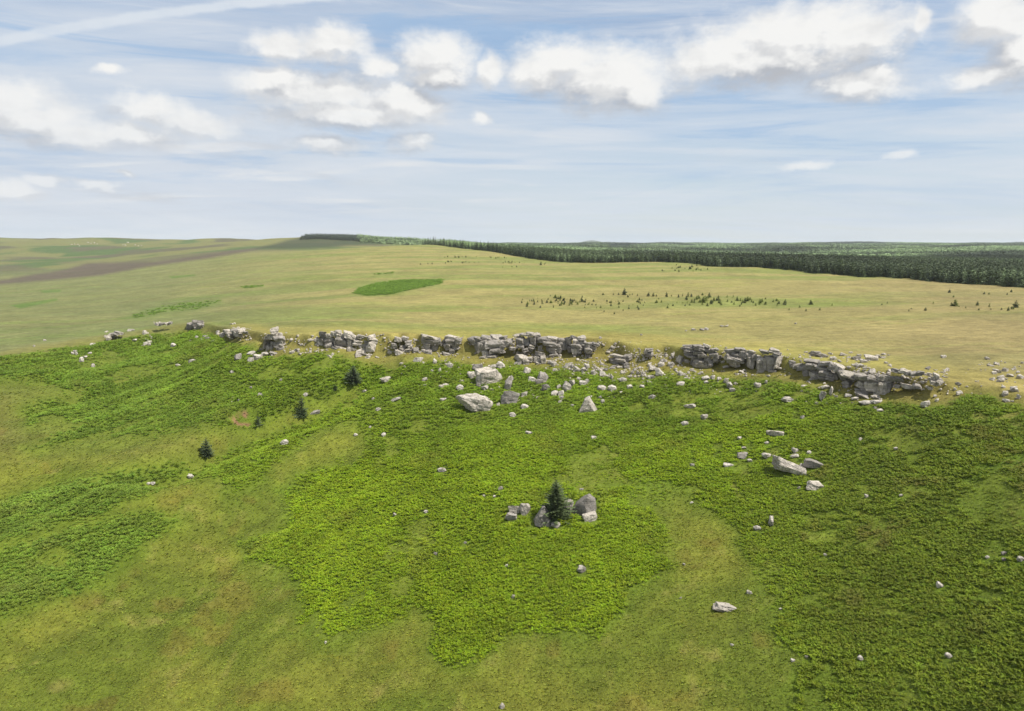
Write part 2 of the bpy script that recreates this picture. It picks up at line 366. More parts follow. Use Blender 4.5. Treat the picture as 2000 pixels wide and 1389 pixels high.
def survey(x, y, z):
    """cover of the ground at world points: bracken 0..1, and the colour of the ground and of the bracken"""
    U, V = project(x, y, z)
    r = np.hypot(x, y)
    k = FPX / np.maximum(r, 40)              # pixels per metre there
    wob = (fbm2(x / 5, y / 5, 4, 61) - 0.5) * 9.0; wob2 = (fbm2(x / 5 + 40, y / 5, 4, 62) - 0.5) * 5.0
    Uw, Vw = U + wob * k * 0.42, V + wob2 * k * 0.28
    nearm = r < edge_r(np.arctan2(x, y)) + 1.5
    br = np.where(nearm, np.maximum(poly_mask(Uw, Vw, BR_MAIN, 26), poly_mask(Uw, Vw, BR_LOW, 24)), 0)
    gap = fbm2(x / 9, y / 9, 4, 63)
    edge_d = r - edge_r(np.arctan2(x, y))
    # the cover thins right under the rocks and in small grassy breaks
    br = br * np.where(U > 450, 1 - 0.85 * sstep(edge_d + (gap - .5) * 10, -9, -2), 1)
    br = br * np.where(U <= 450, 1 - 0.8 * sstep(edge_d + (gap - .5) * 26, -16, 0), 1)
    left = sstep(U, 560, 200) * nearm
    br = br * (1 - 0.6 * sstep(gap, 0.66, 0.74)) * (1 - left * 0.6 * sstep(fbm2((x * .8 - y * .6) / 9, (x * .6 + y * .8) / 30, 3, 71), 0.56, 0.66) * sstep(V, 930, 860))
    br = br * (1 - 0.75 * sstep(fbm2(x / 2.6 + 7, y / 2.6, 3, 64), 0.63, 0.72) * sstep(U, 1150, 1500) * nearm)
    far_br = np.maximum(poly_mask(U + wob * k * .5, V + wob2 * k * .06, BR_OVAL, 3), 0.42 * poly_mask(U + wob * k * .5, V + wob2 * k * .06, BR_MID, 7))
    for p_ in BR_S: far_br = np.maximum(far_br, 0.65 * poly_mask(U + wob * k * .2, V + wob2 * k * .05, p_, 2.5))
    far_br = np.where(nearm, 0, far_br)
    # ---- ground colours
    n1 = fbm2(x / 60, y / 60, 4, 81)[..., None]; n2 = fbm2(x / 14, y / 14, 4, 82)[..., None]; n3 = fbm2(x / 3.0, y / 3.0, 3, 83)[..., None]
    ns_ = fbm2(x / 90, y / 16, 5, 84)[..., None]
    straw, green = alb(186, 175, 108), alb(152, 163, 84)
    plat = straw + (green - straw) * sstep(ns_, 0.38, 0.66) * 0.8
    brown = alb(180, 160, 110)
    rt = sstep(U, 1450, 1950)[..., None] * 0.6
    plat = plat + (brown - plat) * rt
    lf = sstep(U, 800, 250)[..., None]
    plat = plat + (alb(146, 152, 96) - plat) * lf * (0.65 + 0.35 * n1)
    lip = np.exp(-((edge_d - 8) / 14) ** 2)[..., None] * (U > 450)[..., None]
    plat = plat + (alb(208, 190, 96) - plat) * lip * 0.45
    plat = plat * (0.80 + 0.4 * n2) * (0.86 + 0.28 * n3)
    g1, g2, g3 = alb(152, 157, 60), alb(130, 144, 50), alb(186, 166, 100)
    slope = g1 + (g2 - g1) * sstep(n2, 0.35, 0.65)
    slope = slope + (g3 - slope) * sstep(n3, 0.60, 0.9) * 0.4
    slope = slope + (alb(132, 134, 64) - slope) * left[..., None] * sstep(V, 930, 860)[..., None] * 0.8
    rust = sstep(fbm2(x / 6 + 9, y / 6, 3, 85), 0.66, 0.78)[..., None]
    slope = slope + (alb(150, 118, 62) - slope) * rust * 0.3
    near_br = np.where(nearm, np.maximum(poly_mask(Uw, Vw, BR_MAIN, 75), poly_mask(Uw, Vw, BR_LOW, 60)), 0)[..., None]
    slope = slope + (alb(132, 158, 46) - slope) * sstep(near_br, 0.02, 0.55) * 0.35
    upper = sstep(edge_d, -16, -3)[..., None]
    slope = slope + (alb(178, 160, 92) - slope) * upper * 0.7
    slope = slope * (0.82 + 0.36 * n1) * (0.85 + 0.3 * n3)
    lw_ = sstep(U, 560, 330); wp = (sstep(edge_d, -2, 2) * (1 - lw_) + sstep(edge_d + (gap - .5) * 20, -26, 22) * lw_)[..., None]
    col = slope + (plat - slope) * wp
    litter = alb(122, 144, 44)
    col = col + (litter - col) * br[..., None] * 0.9
    col = col + (alb(104, 146, 50) * (0.85 + .3 * n2) - col) * far_br[..., None]
    # far left hill, heather and the dark fell
    fh = sstep(r, 950, 1300)[..., None] * sstep(U, 900, 700)[..., None]
    hillc = alb(150, 148, 92) + (alb(88, 120, 66) - alb(150, 148, 92)) * sstep(fbm2(x / 90, y / 130, 4, 91), 0.47, 0.6)[..., None]
    hillc = hillc + (alb(112, 104, 88) - hillc) * sstep(fbm2(x / 120 + 5, y / 150, 3, 92), 0.55, 0.66)[..., None]
    col = col + (hillc - col) * fh * 0.75
    Uh, Vh = U + wob * 1.2, V + wob2 * 0.5
    col = col + (alb(120, 106, 92) * (0.85 + .3 * n2) - col) * 0.9 * poly_mask(Uh, Vh, HEATH, 4)[..., None] * (~nearm)[..., None]
    col = col + (alb(84, 90, 64) - col) * 0.85 * poly_mask(Uh, Vh, DARKHILL, 4)[..., None] * (~nearm)[..., None]
    # forest floor
    fl = (r > forest_r(np.arctan2(x, y)))[..., None]
    col = np.where(fl, alb(60, 78, 42) + 0 * col, col)
    scar = np.where(nearm, poly_mask(U, V, SCAR, 1.5) * sstep(fbm2(x / 1.8, y / 1.8, 2, 99) + (V * 0 + (V - 815) * 0.02) - (U - 478) * 0.012, 0.50, 0.58), 0)[..., None]
    col = col + (alb(178, 138, 104) - col) * scar
    br = br * (1 - poly_mask(U, V, SCAR, 4) * nearm)
    # ---- bracken colours
    bc = alb(176, 204, 38) * np.ones(x.shape + (1,))
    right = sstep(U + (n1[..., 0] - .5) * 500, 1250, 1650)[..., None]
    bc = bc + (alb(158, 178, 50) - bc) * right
    bc = bc + (alb(158, 190, 70) - bc) * sstep(U, 640, 200)[..., None] * 0.9
    upb = sstep(V + (n2[..., 0] - .5) * 200, 900, 760)[..., None]
    bc = bc + (alb(148, 180, 52) - bc) * upb * 0.6
    bc = bc * (0.78 + 0.44 * n2) * (0.75 + 0.5 * n3)
    dry = sstep(fbm2(x / 7 + 31, y / 7, 4, 95), 0.60, 0.78)[..., None] * (0.35 + 0.5 * right)
    bc = bc + (alb(172, 152, 84) - bc) * dry * 0.6
    return br, far_br, col, bc
FEDGE = [(790,474),(815,474.5),(880,480),(960,490),(1000,499),(1060,508),(1120,513),(1200,513),(1300,512),(1390,521),(1500,523),(1600,534),(1700,541),(1800,548),(1900,556),(2000,563),(2250,580)]
FE = np.array([cp(f[0], f[1], {790: 1080, 815: 1010, 880: 880, 960: 780}[f[0]]) for f in FEDGE[:4]] + [tuple(v_) for v_ in hit([f[0] for f in FEDGE[4:]], [f[1] for f in FEDGE[4:]], 200, 3000)])
print('forest edge', np.hypot(FE[:, 0], FE[:, 1]).astype(int))
FE_th = np.arctan2(FE[:, 0], FE[:, 1]); FE_r = np.hypot(FE[:, 0], FE[:, 1])
def forest_r(th):
    o = np.argsort(FE_th)
    rr = np.interp(th, FE_th[o], FE_r[o]) + (vnoise2(th * 160, th * 0, 77) - .5) * 9 + (vnoise2(th * 40, th * 0 + 4, 78) - .5) * 14
    rr = np.where(th < FE_th.min(), 1e9, rr)
    return rr

# ------------------------------------------------------------------ materials
MATS = {}
def new_mat(name):
    m = bpy.data.materials.new(name); m.use_nodes = True; t = NT(m.node_tree); t.n.clear()
    out = t.new('ShaderNodeOutputMaterial'); b = t.new('ShaderNodeBsdfPrincipled'); t.l.new(b.outputs[0], out.inputs[0])
    b.inputs['Roughness'].default_value = 0.9; b.inputs['Specular IOR Level'].default_value = 0.15
    MATS[name] = m
    return m, t, b, out
def ground_mat():
    m, t, b, out = new_mat('ground_cover')
    at = t.new('ShaderNodeAttribute', attribute_name='cover'); geo = t.new('ShaderNodeNewGeometry'); P = geo.outputs['Position']
    n1 = t.noise(P, 0.55, 6, 0.65); n2 = t.noise(P, 2.6, 5, 0.7)
    st = t.new('ShaderNodeMapping'); t.l.new(P, st.inputs[0]); st.inputs['Scale'].default_value = (0.35, 1.0, 1); st.inputs['Rotation'].default_value = (0, 0, R(6))
    n3 = t.noise(st.outputs[0], 0.32, 8, 0.72, 0.4)
    st2 = t.new('ShaderNodeMapping'); t.l.new(P, st2.inputs[0]); st2.inputs['Scale'].default_value = (0.22, 1.0, 1); st2.inputs['Rotation'].default_value = (0, 0, R(-4))
    n4 = t.noise(st2.outputs[0], 0.055, 6, 0.6, 0.5)
    c = t.mix(t.rng(n1, 0.25, 0.75, 0, 1), at.outputs['Color'], at.outputs['Color'])
    v = t.math('MULTIPLY', t.rng(n3, 0.25, 0.75, 0.72, 1.26, 'LINEAR'), t.rng(n1, 0.25, 0.75, 0.74, 1.25, 'LINEAR'))
    v = t.math('MULTIPLY', v, t.rng(n2, 0.25, 0.75, 0.66, 1.3, 'LINEAR'))
    sc = t.vmath('SCALE', at.outputs['Color']); sc.node.inputs['Scale'].default_value = 1; t.l.new(v, sc.node.inputs['Scale'])
    # greener and browner streaks in the sward
    c2 = t.mix(t.rng(n4, 0.52, 0.68, 0, 0.45), sc, t.mix(1.0, sc, (0.86, 1.12, 0.66, 1), 'MULTIPLY'))
    c3 = t.mix(t.rng(t.noise(st.outputs[0], 0.9, 4, 0.7), 0.58, 0.72, 0, 0.5), c2, t.mix(1.0, c2, (1.22, 0.97, 0.86, 1), 'MULTIPLY'))
    t.l.new(c3, b.inputs['Base Color'])
    bu = t.new('ShaderNodeBump'); bu.inputs['Strength'].default_value = 0.9; bu.inputs['Distance'].default_value = 0.35
    hgt = t.math('ADD', t.noise(P, 1.3, 6, 0.7), t.math('MULTIPLY', t.noise(P, 5, 3, 0.7), 0.3))
    t.l.new(hgt, bu.inputs['Height']); t.l.new(bu.outputs[0], b.inputs['Normal'])
    return m
def rock_mat(name, tone, lichen):
    m, t, b, out = new_mat(name)
    geo = t.new('ShaderNodeNewGeometry'); P = geo.outputs['Position']; oi = t.new('ShaderNodeObjectInfo')
    P2 = t.vmath('ADD', P, t.vmath('SCALE', (31.0, 17.0, 5.0))); 
    big = t.noise(P, 0.9, 5, 0.65); stain = t.noise(P, 0.45, 5, 0.7, 1.0); fine = t.noise(P, 6.0, 6, 0.75)
    st = t.new('ShaderNodeMapping'); t.l.new(P, st.inputs[0]); st.inputs['Scale'].default_value = (0.55, 0.55, 3.6); st.inputs['Rotation'].default_value = (R(5), R(-6), 0)
    strata = t.noise(st.outputs[0], 1.5, 6, 0.7, 0.6)
    c = t.mix(t.rng(big, 0.3, 0.7), (*(np.array(tone) * 0.72), 1), (*(np.array(tone) * 1.18), 1))
    c = t.mix(t.rng(strata, 0.40, 0.30, 0, 0.75), c, (0.075, 0.07, 0.062, 1))
    c = t.mix(t.rng(fine, 0.55, 0.72, 0, lichen), c, (0.55, 0.50, 0.42, 1))
    c = t.mix(t.rng(fine, 0.42, 0.30, 0, 0.6), c, (0.09, 0.085, 0.07, 1))
    c = t.mix(t.rng(stain, 0.50, 0.62, 0, 0.6), c, (0.14, 0.125, 0.105, 1))
    vs = t.new('ShaderNodeMapping'); t.l.new(P, vs.inputs[0]); vs.inputs['Scale'].default_value = (3.0, 3.0, 0.45)
    c = t.mix(t.rng(t.noise(vs.outputs[0], 1.0, 4, 0.65), 0.52, 0.66, 0, 0.55), c, (0.11, 0.10, 0.085, 1))
    nz = t.new('ShaderNodeSeparateXYZ'); t.l.new(geo.outputs['Normal'], nz.inputs[0])
    moss = t.math('MULTIPLY', t.rng(nz.outputs[2], 0.6, 0.9), t.rng(t.noise(P, 1.6, 4, 0.6), 0.57, 0.68))
    c = t.mix(t.math('MULTIPLY', moss, 0.85), c, (0.17, 0.15, 0.045, 1))
    vv = t.rng(oi.outputs['Random'], 0, 1, 0.82, 1.14, 'LINEAR')
    sc = t.vmath('SCALE', c); t.l.new(vv, sc.node.inputs['Scale'])
    t.l.new(sc, b.inputs['Base Color'])
    bu = t.new('ShaderNodeBump'); bu.inputs['Strength'].default_value = 1.0; bu.inputs['Distance'].default_value = 0.22
    hgt = t.math('ADD', t.math('MULTIPLY', strata, 1.6), t.math('ADD', t.math('MULTIPLY', fine, 0.5), big))
    t.l.new(hgt, bu.inputs['Height']); t.l.new(bu.outputs[0], b.inputs['Normal'])
    return m
def leaf_mat(name, attr=None, color=(0.06, 0.1, 0.03), var=0.25, trans=0.25):
    m, t, b, out = new_mat(name)
    if attr:
        at = t.new('ShaderNodeAttribute', attribute_name=attr, attribute_type='INSTANCER'); c = at.outputs['Color']
    else:
        rgb = t.new('ShaderNodeRGB'); rgb.outputs[0].default_value = (*color, 1); c = rgb.outputs[0]
        oi = t.new('ShaderNodeObjectInfo')
        c = t.mix(t.rng(oi.outputs['Random'], 0, 1, 0, 1, 'LINEAR'), t.mix(1.0, c, (1 - var, 1 - var, 1 - var * .6, 1), 'MULTIPLY'), t.mix(1.0, c, (1 + var * 1.2, 1 + var, 1 + var * .2, 1), 'MULTIPLY'))
    geo = t.new('ShaderNodeNewGeometry')
    n = t.noise(geo.outputs['Position'], 2.2, 3, 0.7)
    sc = t.vmath('SCALE', c); t.l.new(t.rng(n, 0.25, 0.75, 0.7, 1.3, 'LINEAR'), sc.node.inputs['Scale'])
    t.l.new(sc, b.inputs['Base Color']); b.inputs['Roughness'].default_value = 0.62; b.inputs['Specular IOR Level'].default_value = 0.22
    tr = t.new('ShaderNodeBsdfTranslucent'); t.l.new(sc, tr.inputs[0])
    mx = t.new('ShaderNodeMixShader'); mx.inputs[0].default_value = trans
    t.l.new(b.outputs[0], mx.inputs[1]); t.l.new(tr.outputs[0], mx.inputs[2]); t.l.new(mx.outputs[0], out.inputs[0])
    return m
GM = ground_mat()
ROCK = rock_mat('weathered_grey_stone', (0.33, 0.30, 0.265), 0.65)
CHALKY = rock_mat('bright_lichened_stone', (0.56, 0.51, 0.44), 0.85)
PALE = rock_mat('pale_lichened_stone', (0.50, 0.45, 0.38), 0.85)
BRK = leaf_mat('bracken_frond', 'tint', trans=0.3)
GRS = leaf_mat('grass_blade', 'tint', trans=0.3)
SPR = leaf_mat('spruce_needle', None, (0.052, 0.078, 0.030), 0.2, 0.12)
SPRB = leaf_mat('blue_green_spruce_needle', None, (0.095, 0.128, 0.056), 0.18, 0.15)
YNG = leaf_mat('young_spruce_needle', None, (0.15, 0.19, 0.05), 0.35, 0.15)
FOR = leaf_mat('forest_needle', 'tint', trans=0.08)
BARK, _t, _b, _o = new_mat('bark'); _n = _t.noise(_t.new('ShaderNodeNewGeometry').outputs['Position'], 9, 4)
_t.l.new(_t.mix(_n, (0.05, 0.035, 0.025, 1), (0.12, 0.09, 0.065, 1)), _b.inputs['Base Color'])

# ------------------------------------------------------------------ mesh helpers
def mesh_np(name, V, F, mat, smooth=False):
    me = bpy.data.meshes.new(name); V = np.asarray(V, np.float32); F = np.asarray(F, np.int32); k = F.shape[1]
    me.vertices.add(len(V)); me.vertices.foreach_set('co', V.ravel())
    me.loops.add(F.size); me.loops.foreach_set('vertex_index', F.ravel())
    me.polygons.add(len(F)); me.polygons.foreach_set('loop_start', np.arange(0, F.size, k, dtype=np.int32))
    me.polygons.foreach_set('use_smooth', np.full(len(F), smooth))
    me.update(calc_edges=True)
    if mat: me.materials.append(mat)
    return me
def link(name, data, parent=None, **props):
    o = bpy.data.objects.new(name, data); COL.objects.link(o)
    if parent: o.parent = parent
    for k, v in props.items():
        if v is not None: o[k] = v
    return o

# ------------------------------------------------------------------ ground
xg, yg = GR * np.sin(GT), GR * np.cos(GT)
br_g, fb_g, col_g, bc_g = survey(xg, yg, H)
nt, nr = GT.shape
idx = np.arange(nt * nr).reshape(nt, nr)
F = np.stack([idx[:-1, :-1], idx[:-1, 1:], idx[1:, 1:], idx[1:, :-1]], -1).reshape(-1, 4)
F = F[:, ::-1]
me = mesh_np('ground', np.stack([xg, yg, H], -1).reshape(-1, 3), F, GM, True)
at = me.color_attributes.new('cover', 'FLOAT_COLOR', 'POINT')
at.data.foreach_set('color', np.concatenate([col_g, np.ones(col_g.shape[:2] + (1,))], -1).astype(np.float32).ravel())
ground = link('ground', me, kind='structure', label='moorland plateau and bracken-covered slope falling to the left')
# normals up?
if me.polygons[1000].normal.z < 0: me.flip_normals()

# the far blue fell on the horizon
def fell():
    n = 60; V = []; Fq = []
    cx, cy = (1150 - 1000) / FPX * 9300, 9300
    for i in range(n + 1):
        for j in range(13):
            u, v = i / n * 2 - 1, j / 12 * 2 - 1
            hh = (1 - abs(u) ** 2.6) * (1 - v * v) * 102 * (0.93 + 0.1 * math.sin(u * 5 + 1)) - 12
            V.append((cx + u * 330, cy + v * 500, hh)); 
    for i in range(n):
        for j in range(12):
            a = i * 13 + j; Fq.append((a, a + 13, a + 14, a + 1))
    return V, Fq
V_, F_ = fell()
FM, _t, _b, _o = new_mat('distant_moor')
_t.l.new(_t.mix(_t.noise(_t.new('ShaderNodeNewGeometry').outputs['Position'], 0.006, 4), (0.05, 0.07, 0.05, 1), (0.10, 0.11, 0.06, 1)), _b.inputs['Base Color'])
link('distant_hill', mesh_np('distant_hill', V_, F_, FM, True), kind='structure')

# ------------------------------------------------------------------ stones as surveyed: pixel, size, look
MB = [
 (1059,1011,42,38,'grey triangular boulder at the left foot of the bushy blue-green spruce',False,0,lambda: wedge(.15,False,401,.12)),
 (1136,989,64,33,'big slanting boulder with a sharp right peak, right of the bushy spruce',False,0,lambda: wedge(.62,False,402,.22)),
 (1108,994,17,28,'narrow upright boulder wedged between the bushy spruce and the slanting boulder',False,.25,lambda: shp(403,False)),
 (1152,1012,29,15,'pale flat slab in front of the big slanting boulder',True,-.2,lambda: shp(404,True,12,1.2)),
 (1086,1026,17,9,'small pale stone at the foot of the bushy spruce',True,0,None),
 (1005,997,24,16,'pale cracked boulder, middle block of the trio left of the bushy spruce',True,0,lambda: shp(405,True)),
 (1026,995,20,22,'upright pale boulder, right block of the trio left of the bushy spruce',True,.1,lambda: shp(406,True)),
 (999,1010,21,14,'grey squat boulder, lowest block of the trio left of the bushy spruce',False,0,lambda: shp(407,False)),
 (934,790,54,34,'great pitted pale boulder with a dark undercut right end, lowest of the large fallen blocks',True,.12,lambda: shp(408,True,12,.72,12,.12)),
 (996,778,34,26,'smooth domed grey boulder right of the great pitted boulder',False,0,lambda: shp(409,False,12,.75,12)),
 (983,780,10,17,'thin dark slab leaning on the left side of the smooth domed boulder',False,.1,None),
 (1150,792,36,28,'pointed pale boulder like a tent, alone in the bracken',True,0,lambda: wedge(-.15,True,410,.28)),
 (949,737,50,29,'massive pale block propped over a black gap beneath the great blocky crag',True,.15,lambda: shp(411,True,12,.85,9,.08)),
 (932,719,20,11,'dark grey block behind the upper left of the massive propped block',False,0,None),
 (921,733,15,13,'pale leaning slab at the left end of the massive propped block',True,-.5,None),
 (964,716,13,8,'small pale block on the uphill side of the massive propped block',True,0,None),
 (977,714,16,12,'chunky pale block uphill right of the massive propped block',True,0,None),
 (1060,738,20,15,'tilted square grey boulder standing on edge in the middle of the scree',False,.45,lambda: shp(412,False,12,1.4,4,.05)),
 (1052,746,15,9,'smooth low boulder in front of the tilted square one',False,0,None),
 (1065,757,14,12,'rounded dark speckled boulder below the tilted square one',False,0,None),
 (1545,916,54,20,'long sloping pale boulder, biggest in the right-hand bracken',True,.30,lambda: shp(413,True,12,1.1,6,.09)),
 (1588,908,28,16,'rounded grey boulder right of the long sloping pale boulder',False,.2,lambda: shp(414,False)),
 (1568,911,10,8,'small stone between the long sloping boulder and the rounded grey one',True,0,None),
 (1592,949,25,14,'bright white broken stone heap below the rounded grey boulder',True,.1,lambda: shp(415,True,12,.8,10,.12)),
 (1450,890,19,12,'dark grey domed boulder left of the long sloping pale boulder',False,0,None),
 (1499,891,18,8,'low pale boulder between the dark domed and the long sloping boulder',True,0,None),
 (1516,847,29,9,'long flat pale slab in the bracken above the long sloping boulder',True,0,lambda: shp(416,True,7,1.2)),
 (1423,909,18,5,'thin flat pale slab, lowest left of the dark domed boulder',True,0,None),
 (1465,900,9,5,'tiny pale chip just below the dark domed boulder',True,0,None),
 (1554,881,12,8,'upper of two pale stones above the long sloping boulder',True,0,None),
 (1554,891,13,7,'lower of two pale stones above the long sloping boulder',True,0,None),
 (1507,1019,8,18,'thin upright pale stone standing in the right-hand bracken',True,.1,None),
 (1480,1032,13,8,'pale oval stone just left of and below the thin upright stone',True,.2,None),
 (1415,1188,36,11,'white shattered flat stone lying in the grass tongue, brightest stone in the foreground',True,.05,lambda: shp(417,True,12,.7,11,.16)),
 (1464,1158,10,6,'small pale stone uphill right of the white shattered foreground stone',True,.3,None),
 (1137,1113,17,11,'pale rounded stone alone in bright bracken below the spruce boulders',True,0,None),
 (981,1381,9,8,'small white stone at the very bottom edge of the picture',True,.3,None),
 (863,919,17,7,'pale flat stone alone in bracken left of the centre',True,0,None),
 (555,865,15,8,'white oval stone on the open slope downhill of the gully spruces',True,-.3,None),
 (372,932,10,9,'white stone on the edge of the bracken below the lowest gully spruce',True,-.4,None),
 (297,945,9,5,'right one of a pair of white stones at far left',True,0,None),
 (289,945,6,4,'left one of a pair of white stones at far left',True,0,None),
 (614,807,19,6,'long grey slab right of the narrow ragged spruce',False,-.25,None),
 (597,771,9,7,'round white stone just above the narrow ragged spruce',True,0,None),
 (755,742,23,8,'long flat pale boulder in bracken below the low broken outcrop',True,0,lambda: shp(418,True,7,1.0)),
 (773,780,17,5,'thin slanting pale slab below the long flat pale boulder',True,-.35,None),
 (738,800,10,5,'small slanting pale stone below the thin slanting slab',True,-.35,None),
 (817,702,17,9,'smooth rounded pale boulder under the low broken outcrop',True,0,None),
 (1595,692,20,9,'dark-sided flat slab lying on the plateau above the long ledges',False,.1,lambda: shp(419,False,7,1.4,4)),
 (1607,695,14,7,'smaller flat slab touching the dark-sided plateau slab',False,.25,None),
 (1704,700,22,9,'pale thick slab casting black shade on the plateau above the cave crag',True,.1,lambda: shp(420,True,7,1.4,4)),
 (1688,706,15,6,'pale flat slab leaning at the left of the thick plateau slab',True,.2,None),
 (1716,697,9,6,'small white stone at the right end of the thick plateau slab',True,0,None),
 (1673,700,14,7,'broken grey slab left of the thick plateau slab',False,0,None),
 (1541,782,23,9,'pale boulder with reddish soil beside it, below the long low crag',True,.15,None),
 (1608,774,9,17,'long leaning slab sliding downhill below the long low crag',True,.5,None),
 (1612,757,14,7,'flat pale cap stone above the long leaning slab',True,-.2,None),
 (1625,765,5,15,'thin upright pale flake right of the long leaning slab',True,.1,None),
 (1695,787,22,6,'flat slabs lying at the foot of the cave crag, left one',True,0,None),
 (1715,785,18,5,'flat slabs lying at the foot of the cave crag, right one',True,0,None),
 (1810,790,15,11,'rounded pitted boulder below the crooked little stack',True,0,None),
 (1875,768,11,7,'bright white stone right of the rounded pitted boulder',True,0,None),
 (1981,761,11,9,'bright white stone near the right edge below the stone scatter',True,0,None),
 (1328,703,11,17,'upright pale boulder at the left foot of the layered crag',True,0,None),
 (1277,721,17,8,'upper of two long stones lying end to end below the grass lip',True,.25,None),
 (1288,729,16,12,'lower of two long stones lying end to end below the grass lip',True,.45,None),
 (1273,776,15,7,'slanting pale slab in the bracken below the two long stones',True,-.4,None),
 (1350,794,19,8,'flat pale boulder in open bracken below the layered crag',True,-.1,None),
 (1338,827,13,8,'pale stone below and left of the flat pale boulder',True,0,None),
 (1377,815,13,9,'pale pointed stone right of and below the flat pale boulder',True,-.3,None),
 (1160,855,12,6,'low pale stone in bracken below the tent-shaped boulder',True,0,None),
 (1033,846,13,5,'low pale stone well below the smooth domed boulder',True,0,None),
 (1836,1145,10,8,'pale stone deep in the dark right-hand bracken',True,.2,None),
 (1682,1287,10,6,'pale stone near the bottom of the right-hand bracken',True,.3,None),
 (1854,1282,10,6,'pale stone near the bottom right corner in bracken',True,.3,None),
 (337,675,10,6,'pale stone on the upper bracken hill at left',True,-.2,None),
 (373,706,13,6,'white slanting slab on the bracken hill at left',True,-.5,None),
 (164,698,9,4,'upper stone of a touching pair on the far-left bracken hill',True,-.2,None),
 (158,704,6,8,'lower stone of a touching pair on the far-left bracken hill',True,0,None),
 (181,715,6,6,'small stone just below right of the touching pair at far left',True,0,None),
 (503,698,16,9,'long rounded pale block in a row leading left from the leftmost tall crag',True,-.15,None),
 (490,702,10,8,'round pale block at the lower end of the row left of the leftmost tall crag',True,0,None),
 (464,699,11,10,'cracked grey block at the far left end of the row below the leftmost tall crag',False,0,None),
 (517,692,13,8,'pale block touching the foot of the leftmost tall crag',True,0,None),
 (490,690,15,5,'thin pale slab above the row left of the leftmost tall crag',True,-.2,None),
 (405,0,0,0,None,0,0,None),
]
